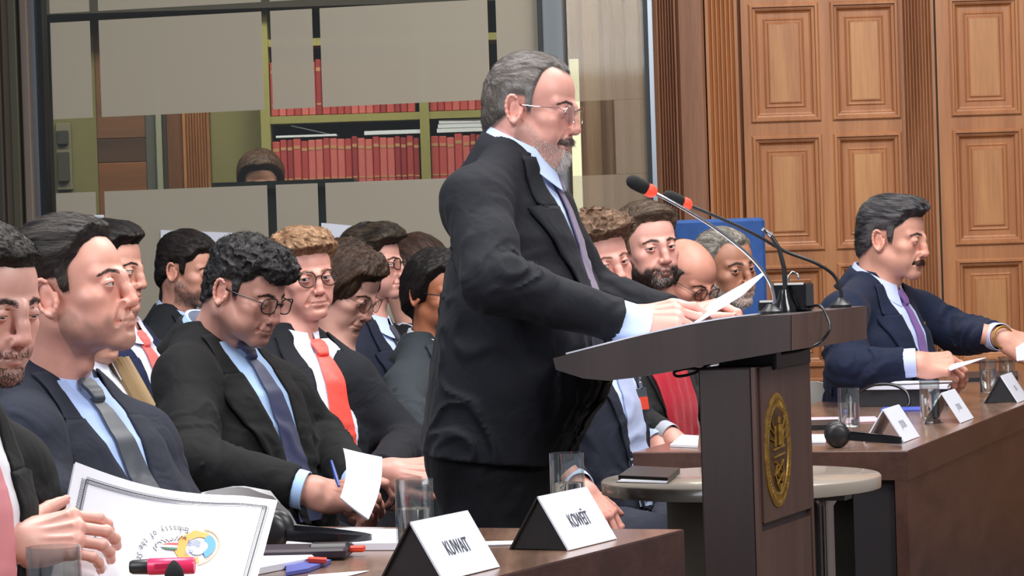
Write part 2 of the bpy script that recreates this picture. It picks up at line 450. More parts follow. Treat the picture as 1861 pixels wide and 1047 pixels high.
            m = sstep(.0016, .0002, np.abs(dz)) * sstep(.0155, .0135, np.linalg.norm(P - ec, axis=1)) * (P[:, 1] > .078)
            c = mix(c, np.array((.03, .02, .018)), .75 * m)
        sc = sstep(.0, .012, zl(P)) * (1 - g('bald', 0) * baldmask(P)) * (np.abs(P[:, 0]) < .079) * (P[:, 2] > -.07) * np.where(P[:,1] > -.03, sstep(-.03,-.02,P[:,2]), 1)
        c = mix(c, hc * .8 + base * .1, g('scalp', .85) * sc)
        return c
    def baldmask(P):
        return sstep(.03, .055, P[:, 2]) * sstep(-.085, -.05, P[:, 1] + .0 * P[:, 2])
    P, q = S.mesh(); cols = colfn(P)
    R3, o3 = M[:3, :3], M[:3, 3]; tw = lambda A: A @ R3.T + o3
    skin_geo.add(tw(P), q, 0, cols)
    # ----------------------------------------------------------- eyeballs
    lk = nrm(g('look', (0, 1, -.1)))
    for ec in E:
        n = 14; th = np.linspace(0, math.pi, n); ax = lk; u = nrm(np.cross(ax, V(0, 0, 1))); w = np.cross(u, ax)
        rings = []; colr = []
        rads = [0.0, .12, .2, .24, .42, .47, .52, .8, 1.2, 1.6, 2.2, 3.14]
        for a in rads:
            rr = .0127 + (.0006 if a < .45 else 0)
            rings.append(np.array([ec + rr * (math.cos(a) * ax + math.sin(a) * (math.cos(t) * u + math.sin(t) * w)) for t in np.linspace(0, 2 * math.pi, 16, endpoint=False)]))
            colr.append(np.tile((.004, .004, .004) if a <= .2 else (g('iris', (.06, .03, .015)) if a < .45 else ((.3, .25, .24) if a < .5 else (.62, .58, .56))), (16, 1)))
        eye_geo.loft([tw(r) for r in rings], 1, np.concatenate(colr), True, False)
    # ----------------------------------------------------------- hair volume
    if g('hairvol', 1):
        H = Grid((-.13, -.17, g('hbot', -.14)), (.13, .15, .19), h * 1.15)
        tt = g('top', .018); ts = g('side', .006); tb = g('back', ts * 1.3); curl = g('curl', 0.); cf = g('cf', 42.); str_ = g('str', .0022)
        bald = g('bald', 0)
        X, Y, Z = H.pts((slice(None),) * 3)
        X, Y, Z = np.broadcast_arrays(X, Y, Z); X = X.astype(f4); Y = Y.astype(f4); Z = Z.astype(f4)
        sh = X.shape; PP = np.stack([X.ravel(), Y.ravel(), Z.ravel()], 1)
        K = Grid(H.lo, H.lo + H.h * (H.n - 1) - 1e-6, H.h / Q); K.n = H.n; K.ax = H.ax; K.F = np.full(tuple(H.n), 1., f4)
        for c, r in cran: K.ell(c, r, .02)
        K.ell((0, -.040, -.01), (.066 * fw, .062, .064), .02)
        K.cap((0, -.045, -.04), (0, -.05, -.1), .052, .05, .02)
        big = (K.F > .5)
        # far field: distance to the main ellipsoid
        d0 = np.sqrt((X / .0765) ** 2 + ((Y + .016) / .096) ** 2 + ((Z - .03) / .086) ** 2); d0 = (d0 - 1) * .08
        sk = np.where(big, np.maximum(d0, .03), K.F)
        z_ = zl(PP).reshape(sh)
        nx = fbm(X * 30, Y * 30, Z * 30, 2)
        edge = sstep(-.004, .028, z_ + .006 * nx)
        topw = sstep(.03, .085, Z)
        bk = sstep(-.02, -.08, Y) * (1 - topw)
        T = ts * (1 - topw - bk) + tt * topw + tb * bk
        front = sstep(.0, .07, Y) * sstep(.05, .09, Z)
        T = T + g('quiff', 0.) * front
        T = T + g('lift', 0.) * sstep(.04, .09, Z) * np.exp(-((X - g('liftx', 0.)) / .045) ** 2)
        if bald: T = T * (1 - baldmask(PP).reshape(sh)) - .004 * baldmask(PP).reshape(sh)
        fl = g('flow', (0, -1, 0))
        # strand relief: noise stretched along the combing direction
        u1 = nrm(fl); u2 = nrm(np.cross(u1, V(0, 0, 1)) if abs(u1[2]) < .9 else V(1, 0, 0)); u3 = np.cross(u1, u2)
        wv = .006 * fbm(X * 22, Y * 22, Z * 22, 2)
        def proj(u): return X * u[0] + Y * u[1] + Z * u[2]
        a1 = proj(u1); a2 = proj(u2) + wv; a3 = proj(u3) + wv
        dn = str_ * fbm(a2 * 190, a3 * 190, a1 * 24, 2) + str_ * 1.6 * vnoise(a2 * 60 + 3, a3 * 60, a1 * 14)
        if curl: dn = dn + curl * (1 - 2.2 * np.abs(fbm(X * cf + 4, Y * cf, Z * cf, 2)))
        d = sk - (T + dn * (.35 + .65 * topw + .4 * bk)) * edge + .0065 * (1 - edge)
        H.F = d.astype(f4)
        for e in g('lumps', []):
            fn2 = lambda x, y, z: -(str_ * 1.5 * fbm((x * u2[0] + y * u2[1] + z * u2[2]) * 160, (x * u3[0] + y * u3[1] + z * u3[2]) * 160, (x * u1[0] + y * u1[1] + z * u1[2]) * 22, 2) + (curl * (1 - 2.2 * np.abs(fbm(x * cf, y * cf, z * cf, 2))) if curl else 0))
            H.ell(e[0], e[1], e[2] if len(e) > 2 else .012, fn2=fn2)
        for e in g('cuts', []): H.ell(e[0], e[1], .01, 's')
        Hp, Hq = H.mesh()
        tip = np.array(g('hair2', hc * 1.8 + .004)); gray = g('gray', None)
        def hcol(P):
            n = fbm(P[:, 0] * 150 + 9, P[:, 2] * 150, P[:, 1] * 25, 2)
            n2 = fbm(P[:, 0] * 25, P[:, 2] * 25, P[:, 1] * 25 + 5, 2)
            t = np.clip(.35 + .6 * n + .3 * n2, 0, 1)[:, None]
            c = hc * (1 - t) + tip * t
            if gray is not None:    # (colour, side weight, top weight)
                gm = gray[1] * sstep(.055, .02, P[:, 2]) * sstep(-.06, .0, P[:, 1]) + gray[2] * sstep(.02, .06, P[:, 2]) + (gray[3] if len(gray) > 3 else 0)
                gm = np.clip(gm + .5 * n * (gm > .02), 0, 1)[:, None]; c = c * (1 - gm) + np.array(gray[0]) * gm
            return c * g('hmul', .62)
        hair_geo.add(tw(Hp), Hq, 0, hcol(Hp))
        # loose strands over the surface
        ns = int(g('strands', 2600) * 1.35)
        if ns and len(Hp):
            rs = np.random.RandomState(3)
            okm = np.where((zl(Hp) > -.003) & (S.sample(Hp) > .0018))[0]
            if len(okm):
                ids = rs.choice(okm, ns); P0 = Hp[ids]; Nn = H.grad(P0)
                fdir = np.tile(u1, (ns, 1)) + rs.randn(ns, 3) * g('mess', .30)
                fdir[:, 2] -= g('droop', .9) * sstep(.08, .03, P0[:, 2])
                ln = g('slen', .018) * (.5 + rs.rand(ns)); wd = g('swid', .00055)
                if curl: fdir += rs.randn(ns, 3) * .8
                ribbons(hair_geo, H, P0, Nn, fdir, ln, wd, tw, np.clip(hcol(P0) * (.7 + .9 * rs.rand(ns, 1)), 0, 1), g('frizz', .0028) )
    # ----------------------------------------------------------- brows and beard strands
    rs = np.random.RandomState(5)
    pts = []; dirs = []
    for sx in (-1, 1):
        for k in range(150):
            t = rs.rand(); a = V(sx * .010, .094, .0155); b = V(sx * .028, .094, .0205); c = V(sx * .051, .09, .0145)
            m = (a + (b - a) * t * 2) if t < .5 else (b + (c - b) * (t * 2 - 1)); m = m + V(0, 0, g('browz', 0) + rs.randn() * .0016 * g('browt', 1.))
            pts.append(m); dirs.append(V(sx, -.1, .25 - .6 * t))
    pts = np.array(pts); pts[:, 1] += .02; Pp, hit = S.ray(pts, V(0, -1, 0), .08)
    ns = len(Pp)
    if g('brow', .75) > .1:
        ribbons(hair_geo, S, Pp, S.grad(Pp), np.array(dirs), np.full(ns, .007), .0005, tw, np.tile(np.array(g('browc', hc)), (ns, 1)), .0006)
    bd = g('beard', 0)
    if bd:
        bm = beardmask(P) > .5; ids = np.where(bm)[0]
        if len(ids):
            nb_ = int(bd * 2600); ids = rs.choice(ids, nb_); P0 = P[ids]
            bl = g('blen', .009) * (.4 + .8 * rs.rand(nb_)) * (.5 + .7 * sstep(-.05, -.1, P0[:, 2]))
            d = np.stack([P0[:, 0] * 4, .25 + 0 * P0[:, 1], -1 + 0 * P0[:, 2]], 1) + rs.randn(nb_, 3) * .35
            cc = np.tile(bc, (nb_, 1)); 
            if 'beardg' in p:    # grey chin: colour, amount, centre offset
                w = np.exp(-((P0 - V(g('beardgx', .0), .08, -.098)) ** 2).sum(1) / g('beardgr', .022) ** 2) * p['beardg'][1]
                pick = rs.rand(nb_) < w; cc[pick] = np.array(p['beardg'][0])
            ribbons(hair_geo, S, P0, S.grad(P0), d, bl, .0006, tw, cc * (.6 + .8 * rs.rand(nb_, 1)), .0022)
    return S
def ribbons(geo, G, P0, N0, D, ln, wd, tw, col, lift):
    """thin tapering hair ribbons that follow a surface"""
    n = len(P0); k = 4
    N = N0; D = D - N * (D * N).sum(1)[:, None]; D /= (np.linalg.norm(D, axis=1, keepdims=True) + 1e-9)
    cur = P0 - N * .0004; rows = []
    for i in range(k + 1):
        sidev = np.cross(N, D); w = wd * (1 - i / k * .85)
        rows.append((cur - sidev * w, cur + sidev * w))
        step = ln / k
        cur = cur + D * step[:, None] if hasattr(step, '__len__') else cur + D * step
        dd = G.sample(cur); tgt = lift * (i + 1) / k
        cur = cur + N * (tgt - dd)[:, None] * .8
        N2 = G.grad(cur); N = N2; D = D - N * (D * N).sum(1)[:, None]; D /= (np.linalg.norm(D, axis=1, keepdims=True) + 1e-9)
    A = np.stack([np.stack([a, b], 1) for a, b in rows], 1)      # n,k+1,2,3
    Pw = tw(A.reshape(-1, 3)); base = np.arange(n)[:, None] * (2 * (k + 1))
    q = np.concatenate([base + np.array([[2 * i, 2 * i + 1, 2 * i + 3, 2 * i + 2]]) for i in range(k)])
    geo.add(Pw, q, 0, np.repeat(col, 2 * (k + 1), axis=0))
def headM(c, yaw, pitch, roll, s=1.0):
    """c world centre; yaw = direction the face points (radians from +X towards -Y, i.e. towards the camera), pitch down, roll towards own right"""
    F = V(math.cos(yaw) * math.cos(pitch), -math.sin(yaw) * math.cos(pitch), -math.sin(pitch))
    Rr = nrm(np.cross(F, V(0, 0, 1))); U = np.cross(Rr, F)
    Rr, U = Rr * math.cos(roll) - U * math.sin(roll), U * math.cos(roll) + Rr * math.sin(roll)
    M = np.eye(4); M[:3, 0] = Rr * s; M[:3, 1] = F * s; M[:3, 2] = U * s; M[:3, 3] = c
    return M
# ================================================================ bodies
FPX = 5300.; HC = 1.26
_up = nrm(V(-.032, 1, 73.5 / FPX)); _yw = nrm(V(0, 0, -1) - (V(0, 0, -1) @ _up) * _up); _xw = np.cross(_yw, _up)
WC = np.stack([_xw, _yw, _up])           # camera -> world rotation (rows = world axes in camera coords)
CAMP = V(0, 0, HC)
def ray_dir(px, py): return WC @ V((px - 930.5) / FPX, -(py - 523.5) / FPX, -1)
def W(px, py, d): return CAMP + ray_dir(px, py) * d
def on_z(px, py, z):
    r = ray_dir(px, py); return CAMP + r * ((z - HC) / r[2])
def on_plane(px, py, P, n):
    r = ray_dir(px, py); return CAMP + r * (((P - CAMP) @ n) / (r @ n))
def px_of(P):
    c = WC.T @ (np.asarray(P) - CAMP); return 930.5 + c[0] / -c[2] * FPX, 523.5 - c[1] / -c[2] * FPX, -c[2]
def flatcyl(a, b, r):
    a = np.asarray(a, float); ax = nrm(np.asarray(b, float) - a); L = float(np.linalg.norm(np.asarray(b, float) - a))
    def f(x, y, z):
        px, py, pz = x - a[0], y - a[1], z - a[2]
        t = px * ax[0] + py * ax[1] + pz * ax[2]
        q = np.sqrt(np.maximum(px * px + py * py + pz * pz - t * t, 0)) - r
        return np.maximum(q, np.maximum(-t, t - L))
    return f
def fold(seed, amp, L, period=.045, lo=0., hi=1.):
    def f(x, y, z, t):
        s = t * L
        w = fbm(x * 9 + seed, y * 9, z * 9, 2)
        n = vnoise(s / period + 2.2 * w + seed, x * 6, (y + z) * 5)
        n2 = fbm(x * 22, y * 22 + seed, z * 22, 2)
        win = sstep(lo - .15, lo + .1, t) * sstep(hi + .15, hi - .1, t)
        r = np.maximum(0, 1 - 2.6 * np.abs(n)); n3 = vnoise(s / .11 + 3 * w + 2 * seed, x * 5, y * 5)
        return -amp * (r * r * 1.5 * (.25 + .75 * win) - .3) - amp * .7 * n3 - .0012 * n2
    return f
def hand(geo, wr, d, back, side, spec, scale=1.0, col=None, mat=0, h=.0018):
    """wr wrist; d direction of the palm; back = normal of the back of the hand; side: +1 thumb lies along cross(back,d) ... spec: bends"""
    X = nrm(d); Z = nrm(np.asarray(back) - X * (np.asarray(back) @ X)); Y = np.cross(Z, X) * side
    base = np.array(col if col is not None else srgb(205, 150, 130))
    G = Grid((-.05, -.09, -.12), (.21, .09, .06), h)
    G.ell((.02, 0, 0), (.035, .030, .020), .015)
    G.cap((-.045, 0, 0), (.01, 0, 0), .0265, .026, .02)
    for y0, y1, x1 in ((.026, .030, .088), (.010, .010, .092), (-.008, -.010, .088), (-.024, -.028, .080)):
        G.cap((.012, y0 * .6, -.002), (x1, y1, -.001), .0145, .0115, .012)
    G.ell((.05, 0, -.004), (.045, .034, .0135), .012)
    G.ell((.035, .028, -.014), (.028, .014, .014), .012); G.ell((.035, -.024, -.012), (.03, .013, .012), .012)
    fl = [(.0425, .0255, .022), (.047, .029, .023), (.0435, .027, .023), (.034, .021, .020)]
    fr = [.0088, .009, .0086, .0077]
    tips = []
    for i, (y1, x1) in enumerate(((.030, .088), (.010, .093), (-.010, .088), (-.0285, .080))):
        b = spec['f'][i]; sp = spec.get('spread', [.06, .0, -.05, -.1])[i]
        p = V(x1, y1, -.001); a = 0.
        G.sph(p, fr[i] * 1.22, .007)
        for j in range(3):
            a += math.radians(b[j]); q = p + fl[i][j] * V(math.cos(a) * math.cos(sp), math.sin(sp), -math.sin(a))
            r0 = fr[i] * (1.02 - .06 * j); r1 = fr[i] * (.95 - .08 * j)
            G.cap(p, q, r0, r1, .0028); 
            if j < 2: G.sph(q, fr[i] * (1.04 - .06 * j), .003)
            dirv = nrm(q - p); p = q
        tips.append((p, dirv, i))
    tb = spec.get('t', ((.62, .72, -.30), (.80, .55, -.25), (.9, .4, -.2)))
    p = V(.016, .024, -.010)
    for j, (L, r0, r1) in enumerate(((.044, .015, .0122), (.033, .0118, .0105), (.027, .0105, .0085))):
        q = p + L * nrm(tb[j]); G.cap(p, q, r0, r1, .008 if j == 0 else .003); dirv = nrm(q - p); p = q
    tips.append((p, dirv, 4))
    # wrinkle marks at the knuckles and tendons
    G.cap((.02, .004, .016), (.085, .010, .0125), .002, .002, .006); G.cap((.02, -.006, .016), (.082, -.010, .0122), .002, .002, .006)
    G.cap((.02, .012, .014), (.08, .028, .0115), .002, .002, .006)
    def cf(P):
        n = fbm(P[:, 0] * 90, P[:, 1] * 90, P[:, 2] * 90, 2)
        c = np.tile(base, (len(P), 1)) * (1 + .05 * n)[:, None]
        m = np.zeros(len(P))
        for t, dv, i in tips: m = np.maximum(m, np.exp(-((P - t) ** 2).sum(1) / .012 ** 2))
        for y1, x1 in ((.030, .088), (.010, .093), (-.010, .088), (-.0285, .080)): m = np.maximum(m, .7 * np.exp(-((P - V(x1, y1, .008)) ** 2).sum(1) / .011 ** 2))
        return c * (1 - .45 * m[:, None]) + base * np.array([1.04, .70, .66]) * .45 * m[:, None]
    M = np.eye(4); M[:3, 0] = X * scale; M[:3, 1] = Y * scale; M[:3, 2] = Z * scale; M[:3, 3] = wr
    P, q = G.mesh()
    if side < 0: q = q[:, ::-1]
    geo.add(P @ M[:3, :3].T + M[:3, 3], q, mat, cf(P))
    # nails
    for t, dv, i in tips:
        r = (fr + [.0088])[i] * .9
        if i < 4: up = nrm(np.cross(np.cross(dv, V(0, 0, 1)) if abs(dv[2]) < .95 else V(0, 1, 0), dv) * 1.0); up = up if up @ V(0, 0, 1) > 0 or dv[2] < -.95 else -up
        else: up = nrm(V(.1, .3, 1) - dv * (V(.1, .3, 1) @ dv))
        sd = np.cross(dv, up); c = t + dv * .0005
        T = np.array([[c + dv * (u - .35) * .0125 + sd * math.sin(w) * r * .78 + up * (math.cos(w) * r * .78 + r * .15 - (.0018 if u > .9 else 0)) for w in np.linspace(-.85, .85, 6)] for u in np.linspace(0, .95, 5)])
        geo.sheet(T @ M[:3, :3].T + M[:3, 3], .0006, mat, base * np.array([1.1, .92, .9]))
    return M
REL = dict(f=[(25, 30, 18), (30, 34, 20), (34, 36, 22), (38, 38, 24)])
PINCH = dict(f=[(38, 40, 20), (42, 46, 22), (48, 50, 25), (52, 52, 28)], t=((.7, .5, -.5), (.9, .1, -.4), (.95, -.05, -.2)))
FIST = dict(f=[(62, 75, 35), (66, 78, 35), (70, 78, 38), (74, 78, 40)], t=((.7, .5, -.5), (.85, -.1, -.5), (.7, -.6, -.3)))
MATS = {}
def m_wool(name, c):
    m, nt, b = newmat(name); b.inputs['Roughness'].default_value = .78; b.inputs['Specular IOR Level'].default_value = .22; b.inputs['Sheen Weight'].default_value = .03
    tc = N_(nt, 'ShaderNodeTexCoord')
    nz = N_(nt, 'ShaderNodeTexNoise'); nz.inputs['Scale'].default_value = 700; nt.links.new(tc.outputs['Object'], nz.inputs['Vector'])
    hs = N_(nt, 'ShaderNodeHueSaturation'); hs.inputs['Color'].default_value = rgba([q * .62 for q in c]); mr = N_(nt, 'ShaderNodeMapRange'); mr.inputs['From Min'].default_value = .3; mr.inputs['From Max'].default_value = .7; mr.inputs['To Min'].default_value = .7; mr.inputs['To Max'].default_value = 1.3
    nt.links.new(nz.outputs['Fac'], mr.inputs['Value']); nt.links.new(mr.outputs[0], hs.inputs['Value']); nt.links.new(hs.outputs[0], b.inputs['Base Color'])
    n2 = N_(nt, 'ShaderNodeTexNoise'); n2.inputs['Scale'].default_value = 11; n2.inputs['Detail'].default_value = 2; n2.inputs['Distortion'].default_value = 1.2; nt.links.new(tc.outputs['Object'], n2.inputs['Vector'])
    b1 = N_(nt, 'ShaderNodeBump'); b1.inputs['Strength'].default_value = .55; b1.inputs['Distance'].default_value = .012; nt.links.new(n2.outputs['Fac'], b1.inputs['Height'])
    b2 = N_(nt, 'ShaderNodeBump'); b2.inputs['Strength'].default_value = .2; b2.inputs['Distance'].default_value = .0005; nt.links.new(nz.outputs['Fac'], b2.inputs['Height']); nt.links.new(b1.outputs[0], b2.inputs['Normal']); nt.links.new(b2.outputs[0], b.inputs['Normal'])
    return m
def cloth(c, kind='wool', name=None):
    k = (tuple(round(x, 4) for x in c), kind)
    if k not in MATS:
        nm = name or 'cloth'
        if kind == 'wool': MATS[k] = m_wool(nm, c)
        elif kind == 'silk': MATS[k] = m_plain(nm, c, .42, spec=.45, bump=(1400, .2, .0004), sheen=.3)
        elif kind == 'shirt': MATS[k] = m_plain(nm, c, .75, spec=.3, bump=(30, .25, .004), sheen=.1)
    return MATS[k]
def person(name_label, p, res=1.0):
    """builds one clothed figure; all joints in world space"""
    g = p.get
    MSk = MATS['skin']; MEy = MATS['eye']; MHa = MATS['hair']
    N = np.asarray(g('N'), float); yaw = math.radians(g('yaw', 17)); lean = math.radians(g('lean', 5)); sl = math.radians(g('slean', 0))
    F0 = V(math.cos(yaw), -math.sin(yaw), 0); R = np.cross(F0, V(0, 0, 1)); U = nrm(V(0, 0, 1) * math.cos(lean) + F0 * math.sin(lean) + R * math.sin(sl)); F = nrm(np.cross(U, R)); R = np.cross(F, U)
    TL = g('TL', .54); Pp = N - U * TL; k = g('k', 1.0); belly = g('belly', 0.)
    sw = g('sw', .172) * k
    J = {}
    for s_, nm in ((1, 'R'), (-1, 'L')):
        J['sh' + nm] = g('sh' + nm, N - U * .112 * k + R * s_ * sw + F * g('shf', 0.))
        J['el' + nm] = g('el' + nm, J['sh' + nm] - V(0, 0, 1) * .26 + F0 * .10 + R * s_ * .04)
        J['wr' + nm] = g('wr' + nm, J['el' + nm] + F0 * .22 - R * s_ * .10 - V(0, 0, 1) * .02)
    hM = headM(np.asarray(g('head')), math.radians(g('hyaw', 17)), math.radians(g('hpitch', 0)), math.radians(g('hroll', 0)), g('hs', 1.0))
    hi = np.linalg.inv(hM); nb = (hi @ np.append(N + U * .0 + F * .004, 1))[:3]
    skin = Geo(); hair = Geo()
    hp = dict(g('hp', {})); hp['skin'] = g('skin', hp.get('skin', srgb(205, 150, 130)))
    head(hM, hp, skin, skin, hair, nb, g('hh', .0024) / 1.0)
    base = np.array(hp['skin'])
    # hidden body core: torso, arms and legs in one surface, so the figure is whole
    hipz = Pp
    if g('stand'):
        kn = {s_: Pp + R * s_ * .1 - V(0, 0, 1) * .42 + F0 * .02 for s_ in (1, -1)}; an = {s_: V(Pp[0], Pp[1], .09) + R * s_ * .12 for s_ in (1, -1)}
    else:
        kf = g('kneef', .44); kd = g('kneed', .0)
        kn = {s_: Pp + R * s_ * g('kspread', .13) + F0 * kf + V(0, 0, -.02 + kd) for s_ in (1, -1)}; an = {s_: V(kn[s_][0], kn[s_][1], .09) + F0 * .02 for s_ in (1, -1)}
    allj = [N, Pp] + [J[a] for a in J] + list(kn.values()) + list(an.values())
    lo = np.min(allj, axis=0) - .14; hi_ = np.max(allj, axis=0) + .14
    B = Grid(lo, hi_, .014)
    B.cap(hM[:3, 3] + hM[:3, :3] @ V(0, -.03, -.05), N, .045, .045)
    for tt, a_, b_ in ((.10, .12, .07), (.22, .13, .08), (.34, .12, .08), (.46, .13, .08)): B.ell(N - U * tt * TL / .54, (a_, b_, .09), .05, R=np.stack([R, F, U]))
    for s_, nm in ((1, 'R'), (-1, 'L')):
        B.cap(N - U * .05, J['sh' + nm], .045, .04, .03); B.cap(J['sh' + nm], J['el' + nm], .036, .03, .02); B.cap(J['el' + nm], J['wr' + nm], .03, .022, .01)
        B.cap(Pp + R * s_ * .08, kn[s_], .06, .045, .03); B.cap(kn[s_], an[s_], .042, .03, .02)
    B.cap(an[1], an[1] + F0 * .14 - V(0, 0, .04), .03, .025, .02); B.cap(an[-1], an[-1] + F0 * .14 - V(0, 0, .04), .03, .025, .02)
    skin.grid(B, None, 0, lambda P: np.tile(base, (len(P), 1)))
    for nm, s_ in (('R', 1), ('L', -1)):
        hs = g('hand' + nm)
        if hs is None: hs = dict(spec=REL, d=nrm(J['wr' + nm] - J['el' + nm]), back=V(0, 0, 1), coarse=1)
        if hs == 0: continue
        # right hand: thumb on the left side seen from the back with fingers forward
        hand(skin, np.asarray(J['wr' + nm]) + nrm(hs['d']) * .012, hs['d'], hs['back'], s_, hs.get('spec', REL), hs.get('s', 1.0), base, 0, hs.get('h', .0045 if hs.get('coarse') else .0019))
    floor_o = V(Pp[0], Pp[1], 0)
    body = skin.build('person', [MSk, MEy], None, floor_o); tag(body, name_label, 'person')
    hair.build(g('hairname', 'hair'), [MHa], body)
    # ------------------------------------------------- jacket
    js = g('suit', srgb(30, 32, 40)); h = g('jh', .007)
    top = g('jacketname', 'jacket')
    pts = [N + U * .05, Pp - U * .1] + [J[a] for a in J] + [Pp + R * .22 + F * .22, Pp - R * .22 - F * .22]
    lo = np.min(pts, axis=0) - .1; hi_ = np.max(pts, axis=0) + .1
    if g('jlow'): lo[2] = min(lo[2], g('jlow') - .02)
    G = Grid(lo, hi_, h)
    hem = g('hem', TL + .04)
    sec = g('sec', [(-.03, .050, .050, -.012), (.02, .075, .062, -.008), (.07, .125, .090, 0), (.13, .165, .112, .006), (.22, .180, .122, .012), (.32, .174, .122, .012), (.44, .176, .126, .008), (.58, .190, .135, .0), (.75, .2, .14, 0)])
    st, sa, sb, sy = [np.array([q[i] for q in sec]) for i in range(4)]
    seed = g('seed', 0)
    def torso(x, y, z):
        px, py, pz = x - N[0], y - N[1], z - N[2]
        t = -(px * U[0] + py * U[1] + pz * U[2]); xl = px * R[0] + py * R[1] + pz * R[2]; yl = px * F[0] + py * F[1] + pz * F[2]
        bel = belly * np.exp(-((t - .40) / .15) ** 2)
        a = np.interp(t, st * TL / .54, sa).astype(f4) * k + bel * .45; b = np.interp(t, st * TL / .54, sb).astype(f4) * k + bel * .6; yo = np.interp(t, st, sy).astype(f4) + bel * .5
        e = (np.abs(xl / a) ** 2.3 + np.abs((yl - yo) / b) ** 2.3) ** (1 / 2.3)
        d = (e - 1) * np.minimum(a, b) * .85
        w = fbm(x * 7 + seed, y * 7, z * 7, 2)
        r_ = np.maximum(0, 1 - 2.6 * np.abs(vnoise(t * 11 + xl * 9 + 2.4 * w + seed, xl * 5, yl * 5))); d = d - (.0075 * r_ * r_ + .003 * w) * sstep(.10, .3, t)
        return np.maximum(d, np.maximum(-.04 - t, t - hem))
    G.put(lo, hi_, torso, 0.)
    for s_, nm in ((1, 'R'), (-1, 'L')): G.cap(N - U * .012 + R * s_ * .050 - F * .014, J['sh' + nm] + U * .004, .046 * k, .054 * k, .05)
    Tq = Grid(lo, hi_ - 1e-6, h); Tq.n = G.n; Tq.ax = G.ax; Tq.F = G.F.copy(); Tq.h = G.h
    ar = g('arm', 1.0) * k
    for s_, nm in ((1, 'R'), (-1, 'L')):
        a, b, c = J['sh' + nm], J['el' + nm], J['wr' + nm]
        L1 = np.linalg.norm(b - a); L2 = np.linalg.norm(c - b)
        fa = g('fold', .0045)
        G.cap(a, b, .056 * ar, .055 * ar, .05, disp=fold(seed + s_, fa, L1, .05, .45, 1.1))
        G.cap(b, c + nrm(c - b) * .03, .054 * ar, .040 * ar, .012, disp=fold(seed + 5 + s_, fa, L2, .05, -.1, .45))
        e = nrm(c - b)
        G.put(np.minimum(c + e * .0, c + e * .12) - .08, np.maximum(c, c + e * .12) + .08, flatcyl(c - e * g('cuffin', .012), c + e * .12, .085), .003, 's')
    if g('jextra'): g('jextra')(G)
    jg = Geo().grid(G)
    # collar frame
    C = N + U * .012; A = nrm(nrm(hM[:3, 3] - N) * .45 + U * .55); Fc = nrm(F - A * (F @ A)); Rc = np.cross(Fc, A)
    nr = hp.get('neck', .057) * 1.03 * g('hs', 1.0)
    def ring(th, r, hh): return C + (math.cos(th) * Fc * 1.05 + math.sin(th) * Rc) * r + A * hh
    def proj(x, t, off): 
        x = np.atleast_1d(x); t = np.atleast_1d(t)
        O = N[None] + R[None] * x[:, None] - U[None] * t[:, None] + F[None] * .42
        Pt, hit = Tq.ray(O, -F, .75, off)
        Pt[~hit] = (O - F * .40)[~hit]
        return Pt
    def strip(geo, rows, off, n=7, m=None, mat=0, thick=.002, step=.008):
        """rows: (t, x_left, x_right[, off])"""
        rr = []
        ts = [r[0] for r in rows]
        m_ = m or max(3, int((ts[-1] - ts[0]) / step))
        tt = np.linspace(ts[0], ts[-1], m_)
        tt = np.unique(np.concatenate([tt, ts]))
        xl = np.interp(tt, ts, [r[1] for r in rows]); xr = np.interp(tt, ts, [r[2] for r in rows]); of = np.interp(tt, ts, [r[3] if len(r) > 3 else off for r in rows])
        s = np.linspace(0, 1, n)
        X = xl[:, None] * (1 - s) + xr[:, None] * s; T = np.repeat(tt[:, None], n, 1); O = np.repeat(of[:, None], n, 1)
        pt = proj(X.ravel(), T.ravel(), 0.).reshape(len(tt), n, 3)
        pt = pt + F * O[:, :, None]
        geo.sheet(pt, thick, mat)
    Vd = g('vd', .33); ks = k
    inner = [(.0, .058), (.05, .054), (.14, .040 + g('open', 0)), (.24, .022 + g('open', 0)), (Vd, .004 + g('open', 0) * .5)]
    style = g('style', 'suit')
    if style == 'suit':
        sh = Geo()
        strip(sh, [(.006, -.050 * ks, .050 * ks)] + [(t, -(x + .012) * ks, (x + .012) * ks) for t, x in inner[1:]], .0040, 17, thick=.002)
        for s_ in (-1, 1):
            # collar leaf + lapel
            strip(jg, [(-.012, s_ * .060 * ks, s_ * .088 * ks), (.03, s_ * .057 * ks, s_ * .099 * ks), (.078, s_ * .053 * ks, s_ * .104 * ks), (.086, s_ * .050 * ks, s_ * .098 * ks)], .0075 + .001 * s_, 7, thick=.0035)
            strip(jg, [(.082, s_ * .050 * ks, s_ * .099 * ks), (.090, s_ * .049 * ks, s_ * (.128) * ks), (.14, s_ * inner[2][1] * ks, s_ * .118 * ks), (.24, s_ * inner[3][1] * ks, s_ * .082 * ks), (Vd, s_ * inner[4][1] * ks, s_ * .028 * ks), (Vd + .012, s_ * .003 * ks, s_ * .012 * ks)], .0085 + .001 * s_, 9, thick=.0035)
        # front edge of the closed side and buttons
        if g('front', 1):
            strip(jg, [(Vd, -.012, .02), (Vd + .16, -.06, .024), (min(hem, Vd + .24), -.06, .034)], .0035, 6, thick=.002)
            for q in range(2):
                bt = Geo()
                c = proj(.008, Vd + .02 + q * .1, .0)[0] + F * .006
                bt.lathe(c, [(.0, .003), (.008, .003), (.0095, .001), (.0095, -.002)], 14, 0, np.stack([R, U, F]))
                bt.build('button', [MATS['button']], body)
        # breast pocket and flap
        if g('pocket', 1):
            strip(jg, [(.145, -.135, -.075), (.165, -.135, -.075)], .0025, 5, thick=.002)
        # shirt collar (stand and fall)
        T = []
        hb = g('colh', .036)
        th_ = np.linspace(math.radians(9), math.radians(351), 49)
